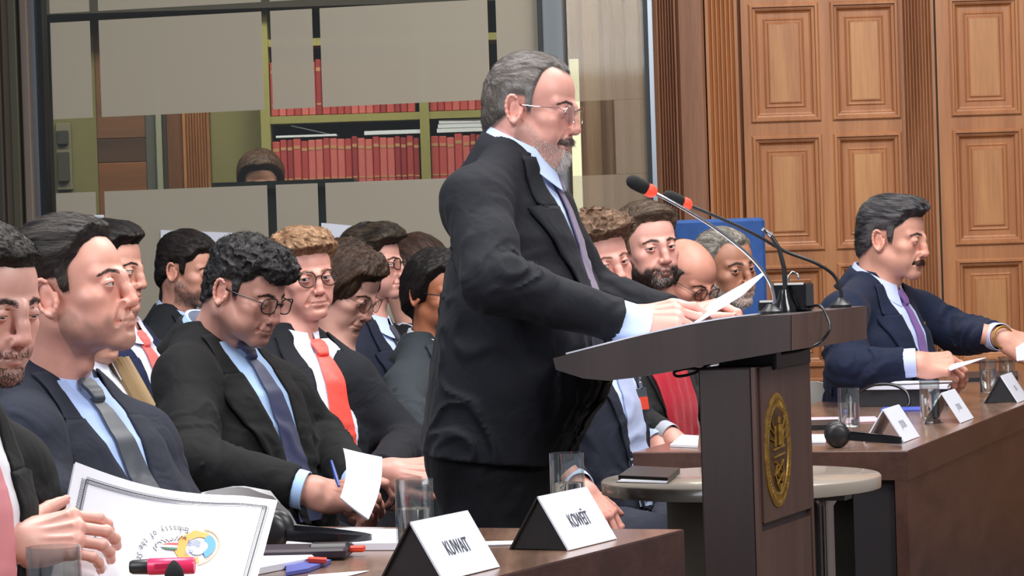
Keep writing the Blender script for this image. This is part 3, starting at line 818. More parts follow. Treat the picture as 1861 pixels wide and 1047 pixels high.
        for th in th_:
            c_ = math.cos(th); hh = .014 - (hb - .014) * c_; hh = .004 + (hb) * (.5 - .5 * c_) ** .8
            fr_ = max(0, c_) ** 3
            T.append([ring(th, nr - .003, hh - .03), ring(th, nr - .001, hh), ring(th, nr + .004, hh + .001), ring(th, nr + .010 + .002 * fr_, hh - .018), ring(th + .10 * fr_ * math.sin(th) * 1.2, nr + .017 + .020 * fr_, hh - .036 - .026 * fr_)])
        co_ = Geo(); co_.sheet(np.array(T), .0016); co_.build('shirt_collar', [cloth(g('shirt', srgb(190, 205, 240)), 'shirt', 'shirt_cotton')], body)
        # jacket collar at the back
        T = []
        for th in np.linspace(math.radians(62), math.radians(298), 31):
            c_ = math.cos(th); hh = .004 + hb * (.5 - .5 * c_) ** .8 - .013
            fr_ = max(0, c_) ** 1
            lf = g('leaf', .070); T.append([ring(th, nr + .008, hh - .02), ring(th, nr + .010, hh), ring(th, nr + .016, hh - .001), ring(th, nr + .026 + .004 * fr_, hh - .3 * lf), ring(th, nr + .038, hh - .65 * lf), ring(th, nr + .054, hh - lf - .01 * fr_)])
        jg.sheet(np.array(T), .003)
        # shirt cuffs
        for nm in 'RL':
            b, c = J['el' + nm], J['wr' + nm]; e = nrm(c - b); cl = g('cuff', .018) if not isinstance(g('cuff', .018), dict) else g('cuff')[nm]
            if cl <= 0: continue
            u = nrm(np.cross(e, V(0, 0, 1))); w = np.cross(u, e); r0 = .0365 * ar * g('cuffr', 1.)
            cf_ = Geo(); cf_.loft([np.array([c + e * z_ + (math.cos(a) * u + math.sin(a) * w) * r_ for a in np.linspace(0, 2 * math.pi, 28, endpoint=False)]) for z_, r_ in ((-.03, r0 * 1.0), (cl - .014, r0), (cl - .001, r0 * .985), (cl, r0 * .95), (cl - .01, r0 * .9))], 0, None, True, False); cf_.build('cuff', [cloth(g('shirt', srgb(190, 205, 240)), 'shirt', 'shirt_cotton')], body)
        sh.build('shirt', [cloth(g('shirt', srgb(190, 205, 240)), 'shirt', 'shirt_cotton')], body)
        if g('tie') is not None:
            tg = Geo(); tw_ = g('tiew', 1.); tx = g('tiex', 0.)
            kn0 = proj(0., .035, 0.)[0]
            strip(tg, [(.008, -.013, .013, .018), (.018, -.019, .019, .023), (.034, -.017, .017, .025), (.048, -.0125, .0125, .021), (.052, -.012, .012, .015)], .018, 9, thick=.006, step=.004)
            tl = g('tiel', Vd + .0)
            strip(tg, [(.046, -.0135 * tw_, .0135 * tw_, .0125), (.10, -.021 * tw_ + tx * .3, .021 * tw_ + tx * .3, .013), (.2, -.029 * tw_ + tx * .7, .029 * tw_ + tx * .7, .011), (tl, -.040 * tw_ + tx, .040 * tw_ + tx, g('tieo', .009))] + ([(tl + .045, -.004 + tx, .004 + tx, .006)] if g('tietip') else []), .008, 9, thick=.003)
            tm = g('tiemat') or cloth(g('tie'), 'silk', 'tie_silk')
            tg.build('tie', [tm], body)
    elif style == 'top':   # round-neck top
        T = []
        for th in np.linspace(0, 2 * math.pi, 41):
            hh = .0 + .02 * (.5 - .5 * math.cos(th)); T.append([ring(th, nr + .004, hh - .03), ring(th, nr + .006, hh), ring(th, nr + .012, hh - .002), ring(th, nr + .03, hh - .03)])
        jg.sheet(np.array(T), .003)
    jg.build(top, [cloth(js, 'wool', 'suit_wool')], body)
    # ------------------------------------------------- trousers and shoes
    ts = g('trousers', js); lo = np.min([Pp, *kn.values(), *an.values()], axis=0) - .16; hi_ = np.max([Pp, *kn.values(), *an.values()], axis=0) + .16
    Gt = Grid(lo, hi_, g('th', .011))
    for s_ in (1, -1):
        L1 = np.linalg.norm(kn[s_] - Pp)
        Gt.cap(Pp + R * s_ * .09, kn[s_], .095, .07, .05, disp=fold(seed + 9 + s_, .005, L1, .06, .0, .35))
        Gt.cap(kn[s_], an[s_], .072, .056, .03, disp=fold(seed + 12, .004, .4, .06, .0, .3))
    Gt.ell(Pp, (.17, .14, .12), .05, R=np.stack([R, F0, V(0, 0, 1)]))
    tr = Geo().grid(Gt); tr.build(g('trname', 'trousers'), [cloth(ts, 'wool', 'suit_wool')], body)
    so = Geo()
    for s_ in (1, -1):
        Gs = Grid(an[s_] - .2, an[s_] + .26, .012); a = V(an[s_][0], an[s_][1], .045)
        Gs.cap(a - F0 * .04, a + F0 * .15, .044, .036, .02); Gs.cap(a + V(0, 0, .04), a, .045, .04, .02)
        so.grid(Gs)
    so.build('shoes', [MATS['shoe']], body)
    body['_J'] = 0; del body['_J']
    return body, dict(N=N, U=U, F=F, R=R, J=J, hM=hM, proj=proj, Tq=Tq, P=Pp, F0=F0)
def glasses(body, hM, col, style='round', r=.024, rim=.0013, mname='frame', zoff=-.002):
    ge = Geo(); gl = Geo(); R3, o = hM[:3, :3], hM[:3, 3]; tw = lambda a: np.asarray(a) @ R3.T + o
    yf = .1035
    for s_ in (-1, 1):
        c = V(s_ * .0335, yf, zoff)
        def pt(a, q=1.0):
            ca, sa = math.cos(a), math.sin(a); ex = 2.0 if style == 'round' else 3.2
            rr = 1 / (abs(ca) ** ex + abs(sa) ** ex) ** (1 / ex)
            return c + V(ca * r * 1.06 * rr * q, -abs(ca * rr) * .002 - .006 * max(0, s_ * ca) ** 2, sa * r * (.92 if style == 'round' else .78) * rr * q)
        ring = [pt(a) for a in np.linspace(0, 2 * math.pi, 33)]
        if rim > 0: ge.tube([tw(q) for q in ring], rim * np.linalg.norm(R3[:, 0]), 6)
        n = 24; P = [pt(a, .98) for a in np.linspace(0, 2 * math.pi, n, endpoint=False)]
        gl.add(np.array([tw(q) for q in P] + [tw(q + V(0, -.001, 0)) for q in P]), [tuple(range(n)), tuple(range(2 * n - 1, n - 1, -1))] + [(i, i + n, (i + 1) % n + n, (i + 1) % n) for i in range(n)])
        e = c + V(s_ * r * 1.06, -.008, .006)
        ge.tube([tw(q) for q in (e, V(s_ * .066, yf - .018, .005), V(s_ * .0785, .03, .003), V(s_ * .080, -.004, .003), V(s_ * .078, -.022, -.02))], max(rim, .0009) * .9, 6)
    b = [V(-.0335 + r * 1.04, yf, .003), V(-.004, yf + .004, .0065), V(.004, yf + .004, .0065), V(.0335 - r * 1.04, yf, .003)]
    ge.tube([tw(q) for q in b], max(rim, .0009), 6)
    f = ge.build('glasses', [col], body); gl.build('lens', [MATS['lens']], f)
    f['_o'] = body['_o']
    return f
# ================================================================ materials of the place
MATS['skin'] = m_vcol('skin', .43, .10, (420, .22, .0007), .5)
MATS['hair'] = m_vcol('hair_strands', .55, 0, None, .3)
MATS['eye'] = m_vcol('eye', .12)
MATS['shoe'] = m_plain('shoe_leather', (.01, .01, .012), .35)
MATS['button'] = m_plain('button_horn', (.015, .015, .018), .4)
def m_glass(name, tint=(.9, .95, .93), gloss=.12, rough=.02):
    m = bpy.data.materials.new(name); m.use_nodes = True; nt = m.node_tree; nt.nodes.remove(nt.nodes['Principled BSDF'])
    tr = nt.nodes.new('ShaderNodeBsdfTransparent'); tr.inputs[0].default_value = rgba(tint); gl = nt.nodes.new('ShaderNodeBsdfGlossy'); gl.inputs['Roughness'].default_value = rough
    lw0 = nt.nodes.new('ShaderNodeLayerWeight'); lw0.inputs[0].default_value = .5; lw = nt.nodes.new('ShaderNodeMath'); lw.operation = 'POWER'; lw.inputs[1].default_value = 3.5; nt.links.new(lw0.outputs['Facing'], lw.inputs[0]); mx = nt.nodes.new('ShaderNodeMixShader'); mt = nt.nodes.new('ShaderNodeMath'); mt.operation = 'MULTIPLY_ADD'; mt.inputs[1].default_value = .7; mt.inputs[2].default_value = gloss * .3
    nt.links.new(lw.outputs[0], mt.inputs[0]); nt.links.new(mt.outputs[0], mx.inputs[0]); nt.links.new(tr.outputs[0], mx.inputs[1]); nt.links.new(gl.outputs[0], mx.inputs[2])
    nt.links.new(mx.outputs[0], nt.nodes['Material Output'].inputs[0]); return m
def m_film(name, c, alpha):
    m = bpy.data.materials.new(name); m.use_nodes = True; nt = m.node_tree; nt.nodes.remove(nt.nodes['Principled BSDF'])
    tr = nt.nodes.new('ShaderNodeBsdfTransparent'); df = nt.nodes.new('ShaderNodeBsdfDiffuse'); df.inputs[0].default_value = rgba(c)
    tl = nt.nodes.new('ShaderNodeBsdfTranslucent'); tl.inputs[0].default_value = rgba(c)
    m1 = nt.nodes.new('ShaderNodeMixShader'); m1.inputs[0].default_value = .35; nt.links.new(df.outputs[0], m1.inputs[1]); nt.links.new(tl.outputs[0], m1.inputs[2])
    mx = nt.nodes.new('ShaderNodeMixShader'); mx.inputs[0].default_value = alpha; nt.links.new(tr.outputs[0], mx.inputs[1]); nt.links.new(m1.outputs[0], mx.inputs[2])
    nt.links.new(mx.outputs[0], nt.nodes['Material Output'].inputs[0]); return m
MATS['lens'] = m_glass('lens_glass', (.97, .98, .98), .10)
def m_wood(name, dark, light, rough=.4, scale=1.0, axis='z', contrast=1., coat=.15, spec=.5):
    m, nt, b = newmat(name); tc = N_(nt, 'ShaderNodeTexCoord'); mp = N_(nt, 'ShaderNodeMapping')
    st = {'z': (9, 9, .55), 'x': (.55, 9, 9), 'y': (9, .55, 9)}[axis]; mp.inputs['Scale'].default_value = [q * scale for q in st]
    nt.links.new(tc.outputs['Object'], mp.inputs['Vector'])
    n1 = N_(nt, 'ShaderNodeTexNoise'); n1.inputs['Scale'].default_value = 1.3; n1.inputs['Detail'].default_value = 6; n1.inputs['Distortion'].default_value = .6; nt.links.new(mp.outputs[0], n1.inputs['Vector'])
    n2 = N_(nt, 'ShaderNodeTexNoise'); n2.inputs['Scale'].default_value = 14; n2.inputs['Detail'].default_value = 3; nt.links.new(mp.outputs[0], n2.inputs['Vector'])
    mx = N_(nt, 'ShaderNodeMath'); mx.operation = 'MULTIPLY_ADD'; mx.inputs[1].default_value = .35; nt.links.new(n2.outputs['Fac'], mx.inputs[0]); nt.links.new(n1.outputs['Fac'], mx.inputs[2])
    cr = N_(nt, 'ShaderNodeValToRGB'); c = .16 * contrast; cr.color_ramp.elements[0].position = .67 - c; cr.color_ramp.elements[1].position = .67 + c
    cr.color_ramp.elements[0].color = rgba(dark); cr.color_ramp.elements[1].color = rgba(light); nt.links.new(mx.outputs[0], cr.inputs[0]); nt.links.new(cr.outputs[0], b.inputs['Base Color'])
    b.inputs['Roughness'].default_value = rough; b.inputs['Coat Weight'].default_value = coat; b.inputs['Coat Roughness'].default_value = .25; b.inputs['Specular IOR Level'].default_value = spec
    bp = N_(nt, 'ShaderNodeBump'); bp.inputs['Strength'].default_value = .12; bp.inputs['Distance'].default_value = .002; nt.links.new(n2.outputs['Fac'], bp.inputs['Height']); nt.links.new(bp.outputs[0], b.inputs['Normal'])
    return m
OAK = m_wood('oak_panelling', srgb(156, 98, 58), srgb(182, 122, 76), .42, 1.0, 'z')
OAK2 = m_wood('oak_pilaster', srgb(140, 88, 54), srgb(176, 122, 84), .5, 1.2, 'z')
OAKD = m_wood('oak_dark_field', srgb(120, 74, 50), srgb(152, 104, 76), .5, 1.0, 'z')
OAKP = m_wood('oak_pale_field', srgb(164, 108, 64), srgb(196, 140, 88), .42, .8, 'z')
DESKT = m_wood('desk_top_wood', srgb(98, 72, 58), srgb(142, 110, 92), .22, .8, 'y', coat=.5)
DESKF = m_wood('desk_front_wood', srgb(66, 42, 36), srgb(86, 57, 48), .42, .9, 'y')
LECT = m_wood('lectern_dark_wood', srgb(48, 38, 37), srgb(60, 48, 46), .45, 1.0, 'z', 1.6)
LECF = m_wood('lectern_front_wood', srgb(76, 54, 48), srgb(100, 74, 64), .42, 1.0, 'z', 1.6)
OLIVE = m_plain('olive_painted_shelf', srgb(150, 142, 84), .6, noise=((3, 3, 3), .08))
OLIVED = m_plain('olive_wall_panel', srgb(120, 112, 72), .7, noise=((4, 4, .6), .12))
DARKP = m_plain('dark_recess', srgb(54, 48, 40), .8)
BLK = m_plain('black_plastic', (.012, .012, .014), .38)
BLKG = m_plain('black_gloss', (.008, .008, .01), .15)
STEEL = m_plain('brushed_steel', srgb(150, 155, 160), .32, 1, noise=((30, 30, 1), .12))
STEELG = m_plain('grey_steel_post', srgb(128, 132, 134), .45, .7, noise=((12, 12, .6), .12))
CHROME = m_plain('chrome', (.75, .76, .78), .12, 1)
WHITE = m_plain('white_paper', srgb(226, 228, 240), .7, bump=(20, .1, .002))
CARD = m_plain('white_card', srgb(222, 226, 238), .5)
LAMC = m_plain('glossy_cover_card', srgb(226, 228, 238), .22, coat=.4)
INK = m_plain('grey_ink', srgb(70, 70, 80), .6); INKL = m_plain('pale_ink', srgb(165, 165, 175), .6)
RED = m_plain('red_glow_ring', (.9, .05, .02), .4, emit=((1, .05, .03), 1.3))
PINK = m_plain('pink_marker_plastic', srgb(245, 50, 105), .3); ORANGE = m_plain('orange_red_card', srgb(225, 70, 45), .5)
BLUEC = m_plain('blue_chair_fabric', srgb(44, 84, 150), .8, noise=((30, 30, 30), .12))
SEAT = m_plain('pale_chair_shell', srgb(205, 202, 196), .45, noise=((5, 5, 5), .05))
SEATG = m_plain('grey_chair_shell', srgb(176, 178, 182), .4)
GOLD = m_plain('worn_gilt_brass', srgb(172, 132, 62), .45, .6, noise=((60, 60, 60), .35))
GLASS = m_glass('clear_glass', (.93, .96, .95), .25, .03)
PANE = m_glass('window_pane_glass', (.80, .83, .79), .22, .05)
FILM = m_film('frosted_film', srgb(192, 184, 170), .84)
FILM2 = m_film('frosted_film_thin', srgb(196, 180, 160), .28)
def m_real(name, ior, tint=(1, 1, 1), rough=0.):
    m, nt, b = newmat(name); b.inputs['Transmission Weight'].default_value = 1; b.inputs['IOR'].default_value = ior; b.inputs['Roughness'].default_value = rough; b.inputs['Base Color'].default_value = rgba(tint); return m
TUMB = m_glass('tumbler_glass', (.93, .95, .94), .55, .02); WATER = m_real('water', 1.33)
# ================================================================ the room
def quad(g, P, mat=0, smooth=False): g.add(np.array(P), [tuple(range(len(P)))], mat, None, smooth)
def Rz(a): c, s = math.cos(a), math.sin(a); return np.array([[c, s, 0], [-s, c, 0], [0, 0, 1.]])     # rows: local x, y, z
def slab(name, mats, poly, z0, z1, parent=None, bev=0, **k):
    g = Geo(); n = len(poly); P = np.array([[p[0], p[1], z0] for p in poly] + [[p[0], p[1], z1] for p in poly])
    g.add(P, [tuple(range(n))[::-1], tuple(range(n, 2 * n))] + [(i, (i + 1) % n, (i + 1) % n + n, i + n) for i in range(n)], k.pop('mat', 0), None, False)
    return g.build(name, mats, parent)
fl = Geo(); fl.box(V(.3, 8, -.05), V(7.5, 9.4, .05))
tag(fl.build('floor', [m_plain('dark_carpet', srgb(70, 60, 56), .9, noise=((20, 20, 20), .15))]), kind='structure')
# --- oak wall at the right, frontal
YW = 11.2
kw = YW / FPX
def wx(px, y=450): return W(px, y, YW)[0]
def wz(px, y): return on_plane(px, y, V(0, YW, 0), V(0, 1, 0))
wall = Geo(); x0 = wz(1186, 450)[0]; x1 = 4.6
wall.box(V((x0 + x1) / 2, YW + .10, 1.7), V((x1 - x0) / 2, .05, 1.7), mat=0)
wl = wall.build('wall_back', [OAK]); tag(wl, kind='structure')
def ringpanel(g, c, hw, hh, steps, y0, mat0=0, matc=1):
    """concentric mouldings: steps (inset, depth)"""
    R_ = []
    for ins, dep in steps:
        R_.append(np.array([[c[0] - hw + ins, y0 + dep, c[1] - hh + ins], [c[0] + hw - ins, y0 + dep, c[1] - hh + ins], [c[0] + hw - ins, y0 + dep, c[1] + hh - ins], [c[0] - hw + ins, y0 + dep, c[1] + hh - ins]]))
    for a, b in zip(R_[:-1], R_[1:]):
        P = np.concatenate([a, b]); g.add(P, [(i, (i + 1) % 4, (i + 1) % 4 + 4, i + 4) for i in range(4)], mat0, None, False)
    g.add(R_[-1], [(0, 1, 2, 3)], matc, None, False)
ST = [(-.022, .05), (-.022, -.003), (-.016, -.008), (-.008, -.008), (-.003, .002), (.005, .004), (.010, .014), (.016, .017), (.034, .017), (.040, .013), (.044, .015), (.050, .015), (.055, .011), (.060, .011)]
def frame_boxes(g, xs, zs, y, t=.05):
    pass
def wood_leaf(name, xl, xr, cols, rows, label=None):
    """a framed leaf with stiles, rails and moulded fields. cols [(x0,x1)], rows [(z0,z1)]"""
    g = Geo(); zb, zt = .0, 3.4; yf = YW
    xs = [xl] + [v for c in cols for v in c] + [xr]
    for i in range(0, len(xs), 2):
        g.box(V((xs[i] + xs[i + 1]) / 2, yf + .025, 1.7), V((xs[i + 1] - xs[i]) / 2, .025, 1.7), mat=0)
    for c in cols:
        zs = [zb] + [v for r in rows for v in r] + [zt]
        for i in range(0, len(zs), 2):
            g.box(V((c[0] + c[1]) / 2, yf + .026, (zs[i] + zs[i + 1]) / 2), V((c[1] - c[0]) / 2 + .001, .0255, (zs[i + 1] - zs[i]) / 2), mat=0)
    o = g.build(name, [OAK], wl)
    for c in cols:
        for r in rows:
            p = Geo(); ringpanel(p, ((c[0] + c[1]) / 2, (r[0] + r[1]) / 2), (c[1] - c[0]) / 2, (r[1] - r[0]) / 2, ST, yf, 0, 1); p.build('panel', [OAK, OAKP], o)
    return o
def zrow(px, y0, y1): return (wz(px, y1)[2], wz(px, y0)[2])
rows1 = [(.25, .70), zrow(1425, 492, 660), zrow(1425, 256, 447), zrow(1425, 16, 212)]
rows1 = [r for r in rows1]; zt_ = rows1[-1][1]; rows1.append((zt_ + .10, 3.2))
cx = lambda px, y=230: wz(px, y)[0]
wood_leaf('door_leaf_frame', cx(1352), cx(1640), [(cx(1376), cx(1483)), (cx(1524), cx(1628))], rows1)
wood_leaf('side_frame', cx(1706), cx(1960), [(cx(1740), cx(1847)), (cx(1890), cx(1955))], rows1)
def pilaster(pa, pb, n, mat, y0, depth=.045, parent=wl, z1=3.4, flute=True):
    xa, xb = pa, pb; g = Geo(); w = xb - xa; pts = [(xa, y0 + .04)]
    if flute:
        m = .08 * w; fw_ = (w - 2 * m) / n; pts += [(xa, y0 - depth + .04), (xa + m, y0 - depth + .04)]
        for i in range(n):
            a = xa + m + i * fw_
            for t in (.12, .3, .5, .7, .88): pts.append((a + t * fw_, y0 - depth + .04 + .012 * math.sin(math.pi * (t - .12) / .76)))
            pts.append((a + fw_, y0 - depth + .04))
        pts += [(xb, y0 - depth + .04)]
    else: pts += [(xa, y0 - depth + .04), (xa + .01, y0 - depth + .03), (xb - .01, y0 - depth + .03), (xb, y0 - depth + .04)]
    pts += [(xb, y0 + .04)]
    lo = np.array([[x, y, 0] for x, y in pts]); hi = np.array([[x, y, z1] for x, y in pts]); g.loft([lo, hi], 0, None, False, False, False)
    return g.build('pilaster', [mat], parent)
pilaster(cx(1640), cx(1702), 9, OAK2, YW)
pilaster(cx(1287), cx(1345), 6, OAK, YW)
pilaster(cx(1196), cx(1232), 6, OAKD, YW, .09)
pilaster(cx(1234), cx(1284), 1, OAKD, YW, .05, flute=False)
jg_ = Geo(); jg_.box(V(cx(1703.5), YW + .035, 1.7), V(.004, .03, 1.7)); jg_.build('joint_strip', [DARKP], wl)
# --- glass wall, running slightly towards the camera on the right
GA = W(60, 450, 10.95); GB = W(1186, 450, 10.35); gdir = nrm(V(GB[0] - GA[0], GB[1] - GA[1], 0)); gn = np.cross(gdir, V(0, 0, 1))   # gn points to the camera
gn = gn if gn[1] < 0 else -gn
GR = np.stack([gdir, -gn, V(0, 0, 1)])
def gp(px, py, off=0.): return on_plane(px, py, GA + gn * off, gn)
def gs(px, py): 
    q = gp(px, py); return float((q - GA) @ gdir), q[2]
def gbox(geo, s0, s1, z0, z1, off, th, mat=0, bev=0):
    c = GA + gdir * (s0 + s1) / 2 + gn * off; c = V(c[0], c[1], (z0 + z1) / 2); geo.box(c, V((s1 - s0) / 2, th / 2, (z1 - z0) / 2), GR, mat, bev)
ZT = 3.1
s_l, s_c0, s_c1, s_r = gs(84, 300)[0], gs(988, 150)[0], gs(1031, 150)[0], gs(1181, 200)[0]
w1 = Geo(); gbox(w1, s_l, s_c0, .02, ZT, 0, .010); win1 = w1.build('window_1', [PANE]); tag(win1, kind='structure')
w2 = Geo(); gbox(w2, s_c1, s_r, .02, ZT, 0, .010); win2 = w2.build('window_2', [PANE]); tag(win2, kind='structure')
def film(parent, m, a, b, c, d):   # pixel corners left-top (a,b) right-bottom (c,d)
    s0, z1 = gs(a, b); s1, z0 = gs(c, d); g = Geo(); gbox(g, s0, s1, max(z0, .05), z1, -.0075 , .001); return g.build('frosted_film', [m], parent)
sx = [gs(q, 120)[0] for q in (95, 167, 183, 479, 495, 571, 585, 890, 905, 984)]
zt1 = gs(183, 37)[1]; zb1 = gs(190, 213)[1]; zt2 = gs(190, 348)[1]; ztop = gs(183, 20)[1]
for i in range(0, 10, 2):
    for z0, z1 in ((ztop, ZT - .02), (zb1, zt1), (.08, zt2)):
        g = Geo(); gbox(g, sx[i], sx[i + 1], z0, z1, .0062, .001); g.build('frosted_film', [FILM], win1)
s2a, s2b = gs(1034, 250)[0], gs(1119, 250)[0]
for a, b, z0, z1 in ((s_c1 + .01, s_r, gs(1090, 183)[1], ZT - .02), (s_c1 + .01, s_r, .08, gs(1090, 318)[1]), (s2b, s_r, gs(1090, 318)[1], gs(1090, 183)[1])):
    g = Geo(); gbox(g, a, b, z0 + .0005, z1 - .0005, .0062, .001); g.build('frosted_film', [FILM2], win2)
# posts
p = Geo(); gbox(p, s_c0, s_c1, 0, ZT, 0, .07, 0, .004); gbox(p, s_c0 - .004, s_c0 + .012, 0, ZT, .02, .06, 1)
tag(p.build('trim_1', [STEELG, BLK]), kind='structure')
p = Geo(); gbox(p, s_r - .008, s_r + .012, 0, ZT, 0, .06, 1); gbox(p, s_r + .012, s_r + .028, 0, ZT, .01, .07, 0)
tag(p.build('trim_2', [STEEL, BLK]), kind='structure')
sA, sB, sC = gs(66, 200)[0], gs(75, 200)[0], gs(86, 200)[0]
p = Geo(); gbox(p, sA, sB, 0, ZT, .01, .05, 0); gbox(p, sB, sC, 0, ZT, 0, .05, 1)
tag(p.build('trim_3', [STEEL, BLK]), kind='structure')
# dark ribbed wall left of the glass
wlft = Geo(); e = [gs(q, 200)[0] for q in (-1700, -20, 14, 30, 45, 52, 66)]
cols_ = [srgb(62, 54, 46), srgb(60, 52, 44), srgb(84, 72, 58), srgb(72, 68, 52), srgb(40, 38, 32), srgb(112, 98, 88)]
for i in range(6):
    gbox(wlft, e[i], e[i + 1], 0, ZT, .02 * (i % 2), .08, i, .004)
tag(wlft.build('wall_left', [m_plain('ribbed_wall_paint', c, .6, noise=((20, 20, .5), .2)) for c in cols_]), kind='structure')
# --- corridor and shelves behind the glass
YB = 13.6
def bx_(px, y=260): return on_plane(px, y, V(0, YB, 0), V(0, 1, 0))
rear = Geo(); rear.box(V(-.9, YB + .42, 1.7), V(2.6, .05, 1.7)); rr = rear.build('wall_rear', [DARKP]); tag(rr, kind='structure')
def bpanel(name, pa, pb, mat, z0=0, z1=3.2, y=0., th=.05, parent=rr):
    g = Geo(); a = bx_(pa)[0]; b = bx_(pb)[0]; g.box(V((a + b) / 2, YB + .2 + y, (z0 + z1) / 2), V((b - a) / 2, th, (z1 - z0) / 2), None, 0, .004); return g.build(name, [mat], parent)
bpanel('olive_panel', 88, 168, OLIVED)
bpanel('box_frame', 94, 122, m_plain('pale_box_frame', srgb(126, 118, 98), .6), bx_(100, 345)[2], bx_(100, 222)[2], -.06, .02)
bpanel('box_recess', 97, 118, m_plain('box_recess', srgb(66, 62, 52), .7), bx_(100, 330)[2], bx_(100, 275)[2], -.09, .015)
bpanel('box_recess', 97, 118, m_plain('box_recess_upper', srgb(56, 54, 48), .7), bx_(100, 262)[2], bx_(100, 236)[2], -.09, .015)
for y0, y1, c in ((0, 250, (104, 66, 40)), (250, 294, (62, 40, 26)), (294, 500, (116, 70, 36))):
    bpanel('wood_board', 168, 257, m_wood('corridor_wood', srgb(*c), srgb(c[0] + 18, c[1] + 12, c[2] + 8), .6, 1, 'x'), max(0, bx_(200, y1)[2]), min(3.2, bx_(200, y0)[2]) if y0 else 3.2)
bpanel('grey_strip', 257, 277, m_plain('grey_strip_paint', srgb(84, 84, 78), .6))
bpanel('pale_post', 277, 288, m_plain('pale_post_paint', srgb(150, 148, 128), .5), y=-.02)
bpanel('dark_strip', 288, 296, DARKP)
bpanel('wood_stile', 296, 327, m_wood('corridor_stile', srgb(90, 52, 26), srgb(116, 70, 38), .55))
xa_, xb_ = bx_(327)[0], bx_(376)[0]; pilaster(xa_, xb_, 8, m_wood('corridor_flutes', srgb(128, 78, 40), srgb(170, 112, 62), .55), YB + .14, .05, rr, 3.2)
bpanel('olive_panel', 376, 481, OLIVED)
# dark box added to keep the head of the corridor dark
g = Geo(); g.box(V(-.9, YB + .1, bx_(400, 20)[2] + .30), V(2.6, .2, .30)); g.build('dark_head_box', [DARKP], rr)
# shelf unit
SX0, SXD, SX1 = bx_(484)[0], bx_(773)[0], bx_(1015)[0]
zsh = [bx_(700, q)[2] for q in (330, 212, 72)]; zsh = [zsh[0] - .30, zsh[1], zsh[2]]
she = empty('bookshelf', V((SX0 + SX1) / 2, YB, 0), 'olive-yellow bookshelf full of red volumes seen through the glass wall', 'bookshelf')
g = Geo()
for x in (SX0, SXD, SX1): g.box(V(x, YB + .14, 1.6), V(.022, .15, 1.6))
g.build('upright', [OLIVE], she)
zb_ = bx_(700, 420)[2]
zs_ = [.1, zb_ - .38, zsh[1] - .36 - .017, zsh[1], zsh[2], zsh[2] + .36]
zs_[2] = bx_(700, 345)[2]
for z in zs_:
    g = Geo(); g.box(V((SX0 + SX1) / 2, YB + .145, z), V((SX1 - SX0) / 2, .148, .017)); g.build('shelf', [OLIVE], she)
g = Geo(); g.box(V((SX0 + SX1) / 2, YB + .30, 1.6), V((SX1 - SX0) / 2, .01, 1.6)); g.build('back_panel', [DARKP], she)
bookc = [m_plain('red_book_cloth', srgb(*c), .6) for c in ((172, 62, 60), (188, 78, 74), (150, 48, 50), (202, 100, 96))]
rsb = np.random.RandomState(11)
def book_mesh(w, h, d, m):
    g = Geo(); g.box(V(0, d / 2, h / 2), V(w / 2, d / 2, h / 2), None, 0, .004); g.box(V(0, -.0006, h * .82), V(w / 2 * .8, .0012, .008), None, 1); g.box(V(0, -.0006, h * .2), V(w / 2 * .8, .0012, .004), None, 1)
    return g.build('book', [m, m_plain('gilt_band', srgb(190, 140, 100), .4)], None, V(0, 0, 0))
protos = [book_mesh(w, .245, .18, bookc[i % 4]) for i, w in enumerate((.030, .036, .026, .033))]
def fill(z, x0, x1, hs, group, where, used=[0]):
    x = x0
    while True:
        k = rsb.randint(4); w = (.030, .036, .026, .033)[k]
        if x + w > x1: break
        o = protos[k] if used[0] < 4 and k not in fill.first else protos[k].copy()
        if k not in fill.first: fill.first.add(k); o = protos[k]
        if o.name not in bpy.context.scene.collection.objects: bpy.context.scene.collection.objects.link(o)
        o.location = (x + w / 2, YB + .012 + rsb.rand() * .006, z + .0175); o.scale = (1, 1, hs * (1 + .02 * rsb.randn()))
        tag(o, 'red volume in the row on the ' + where + ' behind the glass', 'book', group); x += w + .002
fill.first = set()
hb1 = (bx_(700, 256)[2] - zs_[2]) / .245
fill(zs_[2], SX0 + .025, SXD - .025, hb1, 'red volumes on the middle shelf, left bay', 'middle shelf left of the upright')
fill(zs_[2], SXD + .025, bx_(905)[0], hb1, 'red volumes on the middle shelf, right bay', 'middle shelf right of the upright')
hb2 = (bx_(700, 112)[2] - zsh[1]) / .245
fill(zsh[1], SX0 + .025, SXD - .025, hb2, 'red volumes on the upper shelf, left bay', 'upper shelf left of the upright')
fill(zsh[1], SXD + .025, bx_(905)[0], hb2, 'red volumes on the upper shelf, right bay', 'upper shelf right of the upright')
for (a, b, y0, y1, lb) in ((502, 612, 252, 259, 'thin white sheaf with a lifted sheet lying on red volumes, left end of the shelf'), (663, 765, 246, 257, 'flat white paper stack lying on red volumes just left of the upright'), (795, 893, 227, 254, 'thick white paper stack lying on red volumes right of the upright')):
    q0, q1 = bx_(a, y1), bx_(b, y0); g = Geo(); zz = zs_[2] + .0175 + .245 * hb1 + .012; th = max(.012, (y1 - y0 - 3) * YB / FPX)
    n = 3 if th > .03 else 1
    for i in range(n): g.box(V((q0[0] + q1[0]) / 2 + .004 * i, YB + .09, zz + th / n * (i + .5)), V((q1[0] - q0[0]) / 2, .08, th / n / 2 - .0012), Rz(.02 * (i - 1)))
    if a == 502: g.box(V(q0[0] + .17, YB + .12, zz + th + .02), V(.11, .05, .002), Rz(.1) @ np.array([[math.cos(.25), 0, -math.sin(.25)], [0, 1, 0], [math.sin(.25), 0, math.cos(.25)]]))
    tag(g.build('paper_stack', [WHITE]), lb, 'papers')
